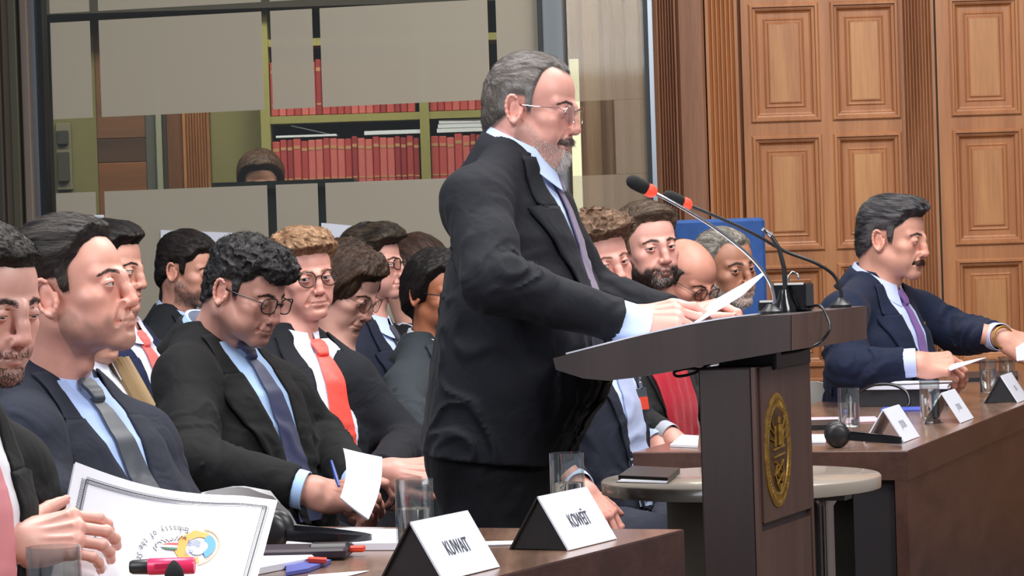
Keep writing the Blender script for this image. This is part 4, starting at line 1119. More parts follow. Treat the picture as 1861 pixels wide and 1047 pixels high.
# corridor counter under the shelves
g = Geo(); za = bx_(560, 329)[2]; g.box(V((bx_(400)[0] + bx_(1000)[0]) / 2, 12.3, (on_plane(560, 336, V(0, 12.2, 0), V(0, 1, 0))[2]) / 2), V((bx_(1000)[0] - bx_(400)[0]) / 2 * .9, .06, (on_plane(560, 336, V(0, 12.2, 0), V(0, 1, 0))[2]) / 2)); g.box(V((bx_(440)[0] + bx_(680)[0]) / 2, 12.2, za * 0 + on_plane(560, 329, V(0, 12.2, 0), V(0, 1, 0))[2] - .015), V((bx_(680)[0] - bx_(440)[0]) / 2 * .95, .2, .015))
cz = on_plane(560, 329, V(0, 12.2, 0), V(0, 1, 0))[2]
tag(g.build('corridor_counter', [BLK]), 'dark counter edge in the corridor behind the glass, in front of the bookshelf', 'counter')
# behind the right pane: pale light strip
g = Geo(); a = on_plane(1039, 250, V(0, 11.6, 0), V(0, 1, 0)); b = on_plane(1058, 330, V(0, 11.6, 0), V(0, 1, 0))
g.box(V((a[0] + b[0]) / 2, 11.6, 1.0), V((b[0] - a[0]) / 2, .02, 1.0)); 
tag(g.build('light_strip', [m_plain('lit_strip', (.9, .85, .6), .5, emit=((1, .93, .66), 1.1))]), 'narrow upright strip of pale yellow light behind the right glass pane', 'light')
wb = Geo(); xa_, xb_ = -.02, x0 + .02
wb.box(V((xa_ + xb_) / 2, 12.0, 1.6), V((xb_ - xa_) / 2, .03, 1.6))
for px in (1062, 1098, 1118, 1140, 1168):
    x = on_plane(px, 250, V(0, 11.95, 0), V(0, 1, 0))[0]; wb.box(V(x, 11.955, 1.6), V(.006, .02, 1.6), None, 1)
tag(wb.build('wall_side', [m_wood('pale_corridor_wood', srgb(158, 122, 92), srgb(186, 152, 120), .5), OAKD]), kind='structure')
# notices on the glass
def notice(pts, label):
    P = [gp(x, y, .012) for x, y in pts]; g = Geo(); T = np.array([[P[0] * (1 - t) + P[1] * t for t in np.linspace(0, 1, 7)], [P[3] * (1 - t) + P[2] * t for t in np.linspace(0, 1, 7)]])
    T = np.concatenate([T[:1] * (1 - s) + T[1:] * s for s in np.linspace(0, 1, 6)]); g.sheet(T, .0012)
    tag(g.build('paper_notice', [WHITE]), label, 'paper', None)
notice([(292, 418), (422, 423), (422, 500), (292, 500)], 'white paper sheet on the glass wall behind the man with the light blue tie')
notice([(584, 405), (702, 416), (706, 480), (584, 480)], 'white paper sheet on the glass wall above the brown-haired woman in glasses')
g = Geo(); gbox(g, gs(176, 395)[0], gs(192, 395)[0], gs(180, 410)[1], gs(180, 391)[1], .02, .02, 0, .003); tag(g.build('door_latch', [CARD]), 'small white latch on the glass wall behind the man in the navy suit', 'latch')
# blue chair by the oak wall
ch = empty('tall_blue_chair', V(W(1300, 700, 10.6)[0], 10.6, 0), 'tall blue straight-backed chair against the oak wall behind the grey-bearded man', 'chair')
a = W(1218, 397, 10.6); b = W(1389, 397, 10.6); bz = W(1300, 398, 10.6)[2]; g = Geo()
g.box(V((a[0] + b[0]) / 2, 10.62, (bz + .5) / 2), V((b[0] - a[0]) / 2, .035, (bz - .5) / 2), None, 0, .012); g.build('backrest', [BLUEC], ch)
g = Geo(); g.box(V((a[0] + b[0]) / 2, 10.40, .46), V((b[0] - a[0]) / 2, .22, .04), None, 0, .012); g.build('seat', [BLUEC], ch)
for i in (-1, 1):
    for j in (10.24, 10.60):
        g = Geo(); g.box(V((a[0] + b[0]) / 2 + i * .15, j, .21), V(.018, .018, .21)); g.build('leg', [BLK], ch)
# ================================================================ desks, lectern, table ware
ZD = .75
def desk(name, A, d1, d2, L, Wd, label, slab_t, legend):
    A = V(A[0], A[1], 0); d1 = nrm(V(*d1, 0)); d2 = nrm(V(*d2, 0)); P = [A, A + d1 * L, A + d1 * L + d2 * Wd, A + d2 * Wd]
    e = empty(name, V(*(sum(P) / 4)[:2], 0), label, 'desk')
    if np.cross(P[1] - P[0], P[2] - P[1])[2] < 0: PP = P[::-1]
    else: PP = P
    ang = math.atan2(d1[1], d1[0])
    g = Geo(); n = 4; z0, z1 = ZD - slab_t, ZD
    pts = np.array([[p[0], p[1], z0] for p in PP] + [[p[0], p[1], z1 - .003] for p in PP]); c = pts.mean(0)
    top = np.array([[*(p[:2] * .998 + c[:2] * .002), z1] for p in PP])
    g.add(np.concatenate([pts, top]), [(0, 3, 2, 1), (8, 9, 10, 11)] + [(i, (i + 1) % 4, (i + 1) % 4 + 4, i + 4) for i in range(4)] + [(i + 4, (i + 1) % 4 + 4, (i + 1) % 4 + 8, i + 8) for i in range(4)], 0, None, False)
    g.m[-1][:] = 1; 
    # top polygon gets the glossy top material, sides the front wood
    fm = np.concatenate(g.m)
    g.m = []; 
    for q in g.f: g.m.append(np.array([0 if (set(r) <= {8, 9, 10, 11}) else 1 for r in q]))
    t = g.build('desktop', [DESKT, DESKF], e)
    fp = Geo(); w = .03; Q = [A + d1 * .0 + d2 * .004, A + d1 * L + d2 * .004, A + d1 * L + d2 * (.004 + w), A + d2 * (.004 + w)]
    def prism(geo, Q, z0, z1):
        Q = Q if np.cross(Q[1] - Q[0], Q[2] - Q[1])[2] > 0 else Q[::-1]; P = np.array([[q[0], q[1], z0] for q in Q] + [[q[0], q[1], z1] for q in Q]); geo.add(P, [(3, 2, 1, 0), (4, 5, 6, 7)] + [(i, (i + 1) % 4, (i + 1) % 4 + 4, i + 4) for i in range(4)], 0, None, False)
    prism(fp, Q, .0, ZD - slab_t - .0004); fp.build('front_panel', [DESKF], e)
    for s_ in legend:
        lg = Geo(); a = A + d1 * (L * s_ if s_ else .02) + d2 * .04; a = a if s_ < 1 else a - d1 * .08; Q = [a, a + d1 * .06, a + d1 * .06 + d2 * (.10), a + d2 * (.10)]
        prism(lg, Q, 0, ZD - slab_t - .0004); lg.build('leg', [m_plain('dark_leg', srgb(40, 36, 40), .5)], e)
    if slab_t < .2:
        mp = Geo(); a = A + d1 * .22 + d2 * .10; Q = [a, a + d1 * .02, a + d1 * .02 + d2 * (Wd - .12), a + d2 * (Wd - .12)]; prism(mp, Q, 0, ZD - slab_t - .0004); mp.build('shade_panel', [DARKP], e)  # dark panel added to stand for the deep shade under the desk
    return e
AK = on_z(1243, 962, ZD); BK = on_z(905, 1047, ZD); CK = on_z(840, 959, ZD)
dk1 = (BK - AK)[:2]; dk2 = (CK - AK)[:2]
desk('delegates_desk', AK, dk1, dk2, 2.0, .84, 'dark brown wooden desk with the two Kuwait name signs, in the foreground', .30, (0., 1.))
AR = on_z(1650, 819, ZD); BR = on_z(1861, 735, ZD); CR = on_z(1150, 822, ZD)
desk('delegates_desk', AR, (BR - AR)[:2], (CR - AR)[:2], 3.9, float(np.linalg.norm((CR - AR)[:2])), 'long brown wooden desk at the right with white name signs and glasses', .07, (0., .33, .66, 1.))
dR1 = nrm((BR - AR)); dR2 = nrm(CR - AR)
def tumbler(px, py, label, hgt=.135, r=.031, water=.72, z=ZD, group='water glasses on the desks'):
    b = on_z(px, py, z); e = Geo()
    e.lathe(b + V(0, 0, .0005), [(.0, 0), (r * .96, 0), (r * .99, .003), (r, .012), (r * 1.0, hgt), (r - .0022, hgt), (r - .0026, .018), (r * .75, .0145), (0, .014)], 40)
    o = e.build('water_glass', [TUMB], None, b); tag(o, label, 'glass')
    if water:
        w = Geo(); hw = hgt * water; w.lathe(b + V(0, 0, .0005), [(0, .0142), (r * .74, .0148), (r - .0029, .0185), (r - .0026, hw), (0, hw)], 40); w.build('water', [WATER], o)
    return o
def nameplate(px, py, text, label, yaw, w=.20, hh=.105, dark=True, size=.03, z=ZD, gap=.10, inkm=None, tsx=.55, group=None):
    """tent card: px,py = lower near corner of the lettered face"""
    b = on_z(px, py, z + .001); u = V(math.cos(yaw), math.sin(yaw), 0)      # along the width, away from the camera
    n = V(u[1], -u[0], 0); n = n if n[0] > 0 else -n                        # faces right / bench
    apex = b - n * gap * .5 + V(0, 0, math.sqrt(hh ** 2 - (gap * .5) ** 2)); back = b - n * gap
    e = Geo(); T = np.array([[p + u * w * t for t in (0, 1)] for p in (b, apex)]); e.sheet(T, .003, 0, None, False); o = e.build('name_sign', [CARD], None, b)
    tag(o, label, 'sign')
    g = Geo(); T = np.array([[p + u * w * t for t in (0, 1)] for p in (back, apex)]); g.sheet(T, .003, 0, None, False); g.build('rear_leaf', [BLK if dark else CARD], o)
    if dark:
        g = Geo(); c_ = np.array([b + V(0, 0, .001), back + V(0, 0, .001), apex - V(0, 0, .002)]) + u * .006
        g.add(np.concatenate([c_, c_ + u * .002]), [(0, 1, 2), (5, 4, 3), (0, 3, 4, 1), (1, 4, 5, 2), (2, 5, 3, 0)], 0, None, False); g.build('end_plate', [BLK], o)
    up = nrm(apex - b); nn = np.cross(u, up); nn = nn if nn @ n > 0 else -nn
    xdir = u if np.cross(u, up) @ nn > 0 else -u
    put_text('lettering', text, b + u * w * .5 + (apex - b) * .46 + nn * .0022, xdir, up, size, tsx, inkm or INK, o)
    return o
def put_text(name, text, c, xd, up, size, sx=1., mat=None, parent=None, bend=None):
    cu = bpy.data.curves.new('t', 'FONT'); cu.body = text; cu.size = size; cu.align_x = 'CENTER'; cu.align_y = 'CENTER'; cu.extrude = .0002; cu.offset = 0
    ob = bpy.data.objects.new('t', cu); bpy.context.scene.collection.objects.link(ob); bpy.context.view_layer.update()
    me = bpy.data.meshes.new_from_object(ob.evaluated_get(bpy.context.evaluated_depsgraph_get())); bpy.data.objects.remove(ob)
    nz = np.cross(xd, up); P = np.array([v.co[:] for v in me.vertices])
    if len(P) == 0: return
    g = Geo(); g.add(np.asarray(c) + P[:, :1] * sx * xd + P[:, 1:2] * up + P[:, 2:3] * nz, [tuple(p.vertices) for p in me.polygons], 0, None, False)
    bpy.data.meshes.remove(me)
    return g.build(name, [mat or INK], parent)
ykK = math.atan2(-dk1[1], -dk1[0]); ykR = math.atan2(dR1[1], dR1[0])
nameplate(805, 1056, 'KUWAIT', 'white name sign reading KUWAIT on the foreground desk', ykK, .19, .105, size=.036, gap=.11)
nameplate(1033, 1001, 'KOWEÏT', 'white name sign reading KOWEÏT near the corner of the foreground desk', ykK, .19, .105, size=.036, gap=.11)
nameplate(1643, 804, 'JORDAN', 'white folded name card nearest the corner of the right-hand desk', ykR, .20, .095, False, .030, gap=.10, inkm=INKL)
nameplate(1746, 769, 'JORDANIE', 'second white folded name card along the right-hand desk, between two water glasses', ykR, .20, .095, False, .026, gap=.10, inkm=INKL)
nameplate(1850, 732, 'LIBAN', 'black and white name sign cut off by the right edge of the picture', ykR, .20, .095, True, .026, gap=.10, inkm=INKL)
tumbler(757, 1030, 'tall half-full water glass beside the KUWAIT sign', .142, .031, .66)
tumbler(1034, 968, 'water glass standing behind the KOWEÏT sign', .142, .031, .62)
tumbler(103, 1180, 'empty rim of a drinking glass at the bottom left below the hand', .135, .036, 0)
tumbler(1544, 788, 'water glass left of the nearest white name card on the right-hand desk', .118, .028, .68)
tumbler(1691, 770, 'water glass between the two white folded name cards', .118, .027, .8)
tumbler(1797, 722, 'water glass in front of the moustached man holding papers', .118, .027, .75)
tumbler(1831, 716, 'water glass beside another one at the right edge of the picture', .118, .026, .4)
# ------------------------------------------------ lectern
LA = math.radians(22); u_ = V(math.cos(LA), -math.sin(LA), 0); v_ = V(math.sin(LA), math.cos(LA), 0); LR = np.stack([u_, v_, V(0, 0, 1)])
E0 = W(1365, 700, 5.5); E0 = V(E0[0], E0[1], 0)
lec = empty('lectern', E0 - u_ * .05 + v_ * .17, 'dark brown wooden lectern with an oval gilt emblem on its front', 'lectern')
zc = W(1365, 668, 5.5)[2]
g = Geo(); g.box(E0 - u_ * .0525 + v_ * .185 + V(0, 0, zc / 2), V(.0525, .185, zc / 2), LR, 0, .004); g.build('column', [LECT], lec)
zp0 = W(1372, 955, 5.5)[2]; zp1 = W(1372, 668, 5.5)[2]
g = Geo(); g.box(E0 + u_ * .006 + v_ * .185 + V(0, 0, (zp0 + zp1) / 2), V(.007, .165, (zp1 - zp0) / 2), LR, 0, .002)
g.box(E0 + u_ * .003 + v_ * .185 + V(0, 0, zp0 / 2 - .005), V(.003, .165, zp0 / 2 - .01), LR); g.box(E0 + u_ * .004 + v_ * .008 + V(0, 0, zc / 2), V(.004, .008, zc / 2), LR); g.box(E0 + u_ * .004 + v_ * .362 + V(0, 0, zc / 2), V(.004, .008, zc / 2), LR)
g.build('front_panel', [LECF], lec)
# emblem: a shallow oval relief
ec = on_plane(1413, 818, E0 + u_ * .014, u_); em = Geo(); rv, rz = .080, W(1413, 722, 5.75)[2] - W(1413, 818, 5.75)[2]
def epts(q, off, n=64): return np.array([ec + v_ * rv * q * math.cos(a) + V(0, 0, 1) * rz * q * math.sin(a) + u_ * off for a in np.linspace(0, 2 * math.pi, n, endpoint=False)])
ringp = [(1.06, -.002), (1.06, .001), (1.0, .0035), (.95, .0035), (.92, .0015), (.86, .0015), (.84, .003), (.80, .003), (.78, .001)]
em.loft([epts(q, o) for q, o in ringp], 0, None, True, False); 
for a in np.linspace(0, 2 * math.pi, 60, endpoint=False):
    d_ = v_ * rv * math.cos(a) + V(0, 0, 1) * rz * math.sin(a); em.tube([ec + d_ * .87 + u_ * .002, ec + d_ * .93 + u_ * .0022], .0012, 5)
em.loft([epts(q, o) for q, o in ((.785, .001), (.0, .001))], 1, None, True, False); emo = em.build('emblem', [GOLD, m_plain('dark_brass_field', srgb(92, 66, 42), .45, .3, noise=((60, 60, 60), .3))], lec)
fg = Geo(); zz = V(0, 0, 1)
for pts, r in (([(0, .62), (0, .5)], .010), ([(0, .48), (.0, .1)], .016), ([(-.3, .46), (-.3, .08)], .007), ([(.3, .46), (.3, .08)], .007), ([(-.45, .02), (.45, .06)], .006), ([(-.45, -.12), (.45, -.08)], .006), ([(-.3, -.2), (.25, -.42), (-.25, -.62)], .007), ([(.3, -.2), (-.25, -.42), (.25, -.62)], .007), ([(-.2, -.25), (-.35, -.45), (-.1, -.7)], .005), ([(.2, -.25), (.38, -.45), (.1, -.7)], .005), ([(0, -.62), (0, -.74)], .012),
               ([(-.35, .3), (-.62, .42)], .004), ([(-.35, .18), (-.66, .24)], .004), ([(.35, .3), (.62, .42)], .004), ([(.35, .18), (.66, .24)], .004), ([(-.35, .42), (-.55, .58)], .004), ([(.35, .42), (.55, .58)], .004)):
    fg.tube([ec + v_ * rv * a + zz * rz * b + u_ * .003 for a, b in pts], r * .45, 6)
fg.build('relief_figure', [GOLD], emo)
# reading board (fin-shaped side profile)
F0_ = W(1435, 600, 5.45); F0_ = V(F0_[0], F0_[1], 0)
def side(px, py): 
    q = on_plane(px, py, F0_, v_); return float((q - F0_) @ u_), q[2]
prof = [side(*q) for q in ((1005, 651), (1060, 637), (1150, 614), (1250, 592), (1320, 580), (1380, 574), (1437, 572), (1437, 637), (1350, 652), (1250, 669), (1150, 687), (1105, 692), (1060, 688), (1010, 672))]
bw = .54; g = Geo(); n = len(prof)
A_ = np.array([F0_ + u_ * a + V(0, 0, z) for a, z in prof]); B_ = A_ + v_ * bw
g.add(np.concatenate([A_, B_]), [tuple(range(n)), tuple(range(2 * n - 1, n - 1, -1))] + [(i, i + n, (i + 1) % n + n, (i + 1) % n) for i in range(n)], 0, None, False)
# front end board in the redder wood
g.add(np.array([A_[6], A_[7], B_[7], B_[6]]) + u_ * .0015, [(0, 1, 2, 3)], 1, None, False)
g.build('reading_board', [LECT, LECF], lec)
g = Geo(); c = on_plane(1330, 656, F0_ + v_ * .1, v_); c = V(c[0], c[1], 0)
zlo = zc; g.box(c + v_ * .1 + V(0, 0, (zlo + .045 + zlo) / 2 - .002), V(.034, .08, .026), LR, 0, .006); g.build('lift_housing', [m_plain('grey_housing', srgb(92, 98, 102), .5)], lec)
c2 = E0 - u_ * .03 + v_ * .22; g = Geo(); g.box(c2 + V(0, 0, zlo + .02), V(.05, .12, .03), LR, 0, .004); g.build('bracket', [BLK], lec)
def board_z(P):
    a = float((V(P[0], P[1], 0) - F0_) @ u_); t = sorted(prof[:7]); return float(np.interp(a, [q[0] for q in t], [q[1] for q in t]))
def on_board(a, b, off=0.):
    P = F0_ + u_ * a + v_ * b; return V(P[0], P[1], board_z(P) + off)
# papers lying on the board
g = Geo(); T = np.array([[on_board(a, b, .003) for b in np.linspace(.015, .36, 5)] for a in np.linspace(-.455, -.11, 12)]); g.sheet(T, .003)
tag(g.build('paper_sheet', [WHITE]), 'white sheets lying flat on the lectern under the speaker\'s hands', 'papers')
# microphones
def gooseneck(pts, r, head, label, ring):
    e = Geo(); P = [np.asarray(q) for q in pts]
    # smooth with Catmull-Rom
    Q_ = []
    for i in range(len(P) - 1):
        p0, p1, p2, p3 = P[max(i - 1, 0)], P[i], P[i + 1], P[min(i + 2, len(P) - 1)]
        for t in np.linspace(0, 1, 8, endpoint=False): Q_.append(.5 * ((2 * p1) + (-p0 + p2) * t + (2 * p0 - 5 * p1 + 4 * p2 - p3) * t ** 2 + (-p0 + 3 * p1 - 3 * p2 + p3) * t ** 3))
    Q_.append(P[-1]); base = V(*P[0]); e.tube(Q_, r, 10)
    e.lathe(P[0] - V(0, 0, .006), [(0, 0), (.022, 0), (.022, .006), (.012, .014), (.008, .02), (0, .02)], 20, 1)
    o = e.build('gooseneck_microphone', [CHROME if ring else BLK, BLK], None, base); tag(o, label, 'microphone')
    d = nrm(P[-1] - P[-2]); q = P[-1]; a = nrm(np.cross(d, V(0, 0, 1))); RR = np.stack([a, np.cross(d, a), d])
    h_ = Geo(); h_.lathe(q, [(0, .012), (.0085, .012), (.0125, .018), (.0135, .028), (.0135, .044), (.011, .053), (.005, .058), (0, .059)], 22, 0, RR); h_.build('foam_head', [m_plain('black_foam', (.012, .012, .013), .95, bump=(600, .6, .002))], o)
    k = Geo(); k.lathe(q, [(.004, -.006), (.009, -.003), (.0125, .003), (.0125, .013), (.0085, .015)], 22, 0, RR); k.build('light_ring', [RED], o)
    return o
mb = W(1402, 566, 5.62)
gooseneck([V(mb[0], mb[1], board_z(mb) + .006), W(1407, 545, 5.62), W(1397, 510, 5.62), W(1365, 468, 5.60), W(1300, 415, 5.58), W(1230, 372, 5.56), W(1188, 350, 5.55)], .0034, 0, 'long bright gooseneck microphone pointing at the speaker, the higher of the two', True)
mb = W(1528, 560, 5.88)
gooseneck([V(mb[0], mb[1], board_z(mb) + .006), W(1528, 530, 5.88), W(1515, 500, 5.88), W(1480, 477, 5.87), W(1425, 456, 5.86), W(1370, 425, 5.84), W(1310, 397, 5.82), W(1252, 373, 5.80)], .0036, 0, 'black gooseneck microphone arching in from the far corner of the lectern', False)
for o_ in [o for o in bpy.data.objects if o.name.startswith('gooseneck_microphone')]: pass
# small lamp / third neck
mb = W(1426, 558, 5.66); e = Geo(); P = [V(mb[0], mb[1], board_z(mb) + .002), W(1427, 525, 5.66), W(1425, 488, 5.66), W(1416, 452, 5.66), W(1402, 430, 5.66), W(1388, 418, 5.66)]
e.tube(P, [.006, .005, .0045, .0045, .0045, .004], 10, 0); e.tube([P[-2] + V(0, 0, .002), P[-1] + V(-.003, 0, .003)], [.0055, .003], 10, 1); e.lathe(P[0] - V(0, 0, .002), [(0, 0), (.024, 0), (.022, .012), (.013, .03), (.009, .045), (0, .045)], 24, 2)
tag(e.build('reading_lamp', [BLK, CHROME, BLKG], None, P[0]), 'short black curved lamp neck with a bright tip on the lectern', 'lamp')
e = Geo(); mb = W(1446, 572, 5.70); zb2 = board_z(mb); b_ = V(mb[0], mb[1], zb2)
e.box(b_ + u_ * -.004 + V(0, 0, .029), V(.034, .03, .028), LR, 0, .004); e.box(b_ - u_ * .05 + v_ * .0 + V(0, 0, .012), V(.018, .03, .012), LR, 0, .004)
cu = e.build('control_box', [BLKG], None, b_); tag(cu, 'small black control box at the front of the lectern between the microphones', 'box')
g = Geo(); g.tube([b_ + V(-.012, 0, .056), b_ + V(-.012, 0, .07), b_ + V(-.004, 0, .078), b_ + V(.006, 0, .074), b_ + V(.008, 0, .062)], .0022, 8); g.build('wire_hook', [CHROME], cu)
# cables
def cable(pts, r, label, mat=BLK, name='cable'):
    e = Geo(); P = [np.asarray(q) for q in pts]; Q_ = []
    for i in range(len(P) - 1):
        p0, p1, p2, p3 = P[max(i - 1, 0)], P[i], P[i + 1], P[min(i + 2, len(P) - 1)]
        for t in np.linspace(0, 1, 7, endpoint=False): Q_.append(.5 * ((2 * p1) + (-p0 + p2) * t + (2 * p0 - 5 * p1 + 4 * p2 - p3) * t ** 2 + (-p0 + 3 * p1 - 3 * p2 + p3) * t ** 3))
    Q_.append(P[-1]); e.tube(Q_, r, 8); o = e.build(name, [mat]); tag(o, label, 'cable') if label else None; return o
cable([W(1470, 558, 5.68), W(1490, 556, 5.64), W(1503, 575, 5.62), W(1508, 598, 5.60), W(1490, 622, 5.60), W(1460, 636, 5.57), W(1420, 643, 5.56)], .0028, 'black cable looping over the front edge of the lectern')
cable([W(1300, 656, 5.6), W(1285, 664, 5.6), W(1262, 678, 5.6), W(1232, 684, 5.6), W(1226, 676, 5.6), W(1250, 670, 5.6), W(1275, 672, 5.6), W(1290, 678, 5.6)], .0028, 'black cable loop hanging under the lectern board')
# ------------------------------------------------ round side table
tc = W(1346, 866, 6.34); zt = tc[2]; e = empty('round_table', V(tc[0], tc[1], 0), 'small round side table on a chrome leg beyond the lectern', 'table')
g = Geo(); g.lathe(V(tc[0], tc[1], zt), [(0, -.030), (.292, -.030), (.303, -.028), (.304, -.004), (.300, .0), (0, .0)], 64); g.build('tabletop', [m_plain('taupe_laminate', srgb(156, 146, 134), .25, coat=.3)], e)
g = Geo(); q = W(1500, 890, 6.34); g.lathe(V(q[0], q[1], 0), [(.02, .0), (.017, .02), (.017, zt - .07), (.045, zt - .03), (.045, zt - .0305)], 24); g.build('leg', [CHROME], e)
g = Geo(); q = W(1392, 890, 6.34); g.lathe(V(q[0], q[1], 0), [(.02, .0), (.017, .02), (.017, zt - .07), (.045, zt - .03), (.045, zt - .0305)], 24); g.build('leg', [CHROME], e)
g = Geo(); g.box(V(tc[0], tc[1], zt - .040), V(.24, .03, .0095), LR); g.build('rail', [STEELG], e)
# ================================================================ people
def chair(P, yaw, label, zs=None, mat=None, group=None, back_h=.36, off=.20, w=.23):
    F0 = V(math.cos(yaw), -math.sin(yaw), 0); R = np.cross(F0, V(0, 0, 1)); zs = zs or max(.40, P[2] - .115)
    e = empty('shell_chair', V(P[0], P[1], 0), label, 'chair', group); g = Geo(); mat = mat or SEAT
    C = V(P[0], P[1], 0)
    T = []
    for v in np.linspace(0, 1, 9):
        row = []
        ww = w * (1 - .35 * max(0, (v - .72) / .28) ** 2)
        for u in np.linspace(-1, 1, 13):
            row.append(C - F0 * (off + .06 * v - .05 * u * u) + R * u * ww + V(0, 0, zs + .04 + back_h * v - .05 * max(0, abs(u) - .6) * v))
        T.append(row)
    g.sheet(np.array(T), .014); g.build('backrest', [mat], e)
    g = Geo(); T = [[C + F0 * (x - off * .9) + R * u * w * (1 - .12 * t) + V(0, 0, zs + .03 * u * u + .05 * (1 - t) ** 6 - .03 * max(0, t - .85) * 6) for u in np.linspace(-1, 1, 11)] for t, x in [(t, t * .42) for t in np.linspace(0, 1, 10)]]
    g.sheet(np.array(T), .016); g.build('seat', [mat], e)
    for a in (-1, 1):
        for b in (0, 1):
            g = Geo(); tp = C + F0 * (-.10 + b * .24) + R * a * .13 + V(0, 0, zs - .012); bt = C + F0 * (-.18 + b * .38) + R * a * .20; g.tube([tp, bt], .011, 10); g.build('leg', [CHROME], e)
    return e
SK1 = srgb(222, 166, 148); 
def HL(front=.062, temple=.036, y0=.0): return [(-.12, -.075), (-.085, -.075), (-.06, -.062), (-.034, -.035), (-.030, .012), (.008, .016), (.012, -.022), (.024, -.024), (.030, .022), (.050, temple), (.062, front), (.085, front + .006), (.12, front + .01)]
PEOPLE = {}
def mk(key, label, **p):
    b, info = person(label, p); PEOPLE[key] = (b, info); return b, info
DH = dict(f=[(20, 20, 12), (22, 22, 12), (24, 24, 14), (26, 26, 14)])
# -- the speaker
d = 5.92
Nn = W(944, 294, d)
uh = V(math.cos(math.radians(12)), -math.sin(math.radians(12)), 0)
spk, si = mk('speaker', "greying bearded man in black suit and rimless glasses standing at the lectern",
    N=Nn, yaw=14, lean=7, TL=.60, k=1.05, belly=.075, sw=.168, stand=1, jh=.006, hh=.0020, seed=3,
    head=W(968, 195, d), hyaw=20, hpitch=9, hs=.935, skin=srgb(220, 160, 146),
    shR=W(862, 368, 5.74), elR=W(895, 512, 5.60), wrR=W(1132, 586, 5.66), elL=W(1066, 540, 6.14), shL=W(985, 388, 6.08), wrL=W(1226, 580, 6.02), arm=1.08, fold=.006,
    suit=srgb(34, 36, 44), trousers=srgb(20, 21, 28), shirt=srgb(196, 214, 250), tie=srgb(108, 96, 128), hem=.60, vd=.30, cuff=dict(R=.046, L=.02), cuffr=1.02, colh=.046, leaf=.095, cuffin=.01,
    tiemat=None, 
    handR=dict(d=nrm(V(.90, .10, .10)), back=nrm(V(-.12, -.62, .78)), spec=dict(f=[(18, 30, 14), (28, 38, 18), (40, 44, 22), (50, 46, 24)], t=((.85, .42, -.32), (.95, .1, -.3), (.98, -.1, -.15))), s=1.06),
    handL=dict(d=nrm(V(.86, -.2, .16)), back=nrm(V(-.1, .40, .9)), spec=dict(f=[(40, 40, 20), (50, 44, 22), (58, 48, 22), (62, 50, 22)], t=((.85, .42, -.32), (.95, .1, -.3), (.98, -.1, -.15))), s=1.04),
    hp=dict(hmul=.66, hair=srgb(112, 104, 98), hair2=srgb(150, 142, 136), hl=[(-.12, -.075), (-.085, -.075), (-.06, -.06), (-.034, -.035), (-.030, .012), (.008, .016), (.012, -.022), (.020, -.020), (.024, .025), (.034, .066), (.046, .078), (.060, .078), (.075, .072), (.12, .072)],
            top=.006, side=.005, back=.008, str=.0018, strands=5200, slen=.016, flow=(0, .9, .1), droop=1.2, mess=.3, stub=.55, beardc=srgb(120, 104, 100), beardg=None or (srgb(214, 208, 204), 0), lid=1.0, look=(0, 1, -.8), open=.004, nose=1.0, tipr=1.1, fat=.006, dchin=.004, jaw=1.1, neck=.066, gray=(srgb(168, 166, 168), .75, .05), browc=srgb(60, 50, 48), rec=.012, folds=1))
# moustache, grey goatee as a strand layer of its own
def beard_patch(body, hM, label, col, fn, n, ln, seed=1, jit=.35, dirn=(0, .25, -1), wd=.0007, name='beard'):
    G = Grid((-.07, .02, -.14), (.07, .14, -.02), .004)
    M = hM; me = body.data; co = np.array([v.co[:] for v in me.vertices]) + np.array(body['_o'])
    inv = np.linalg.inv(M); L = co @ inv[:3, :3].T + inv[:3, 3]
    ok = (np.abs(L[:, 0]) < .07) & (L[:, 1] > .0) & (L[:, 1] < .14) & (L[:, 2] > -.135) & (L[:, 2] < 0)
    ids = np.where(ok)[0]; w = fn(L[ids]); ids = ids[w > .3]; 
    if not len(ids): return
    rs = np.random.RandomState(seed); pk = rs.choice(ids, n)
    nr_ = np.array([me.vertices[int(i)].normal[:] for i in pk]) @ inv[:3, :3].T; nr_ /= np.linalg.norm(nr_, axis=1, keepdims=True)
    P0 = L[pk]; D = np.array(dirn) + rs.randn(n, 3) * jit; D = D - nr_ * (D * nr_).sum(1)[:, None] * .8; D /= np.linalg.norm(D, axis=1, keepdims=True)
    g = Geo(); k = 3; cur = P0 - nr_ * .0004; rows = []; l_ = ln * (.5 + .8 * rs.rand(n)); sv = np.cross(nr_, D); sv /= np.linalg.norm(sv, axis=1, keepdims=True) + 1e-9
    for i in range(k + 1):
        ww = wd * (1 - .8 * i / k); rows.append(np.stack([cur - sv * ww, cur + sv * ww], 1)); cur = cur + (D + nr_ * .35) * (l_ / k)[:, None]
    A = np.stack(rows, 1).reshape(-1, 3); bs = np.arange(n)[:, None] * (2 * (k + 1)); q = np.concatenate([bs + np.array([[2 * i, 2 * i + 1, 2 * i + 3, 2 * i + 2]]) for i in range(k)])
    col = np.asarray(col); cc = col[None] * (.75 + .5 * rs.rand(n, 1)) if col.ndim == 1 else col
    g.add(A @ M[:3, :3].T + M[:3, 3], q, 0, np.repeat(cc, 2 * (k + 1), axis=0))
    o = g.build(name, [MATS['hair']], body)
    if label: o['label'] = label
def R_goatee(L): return ((np.abs(L[:, 0]) < .026) & (L[:, 2] < -.083) & (L[:, 1] > .06)).astype(float)
def R_mous(L): 
    z = -.0595 - 7 * L[:, 0] ** 2
    return ((np.abs(L[:, 0]) < .032) & (np.abs(L[:, 2] - z) < .0055) & (L[:, 1] > .075)).astype(float)
def R_side(L): return ((L[:, 2] < np.interp(L[:, 1], [-.01, .01, .03, .05, .066, .078], [-.02, -.03, -.045, -.064, -.066, -.075])) & (L[:, 1] > -.008)).astype(float)
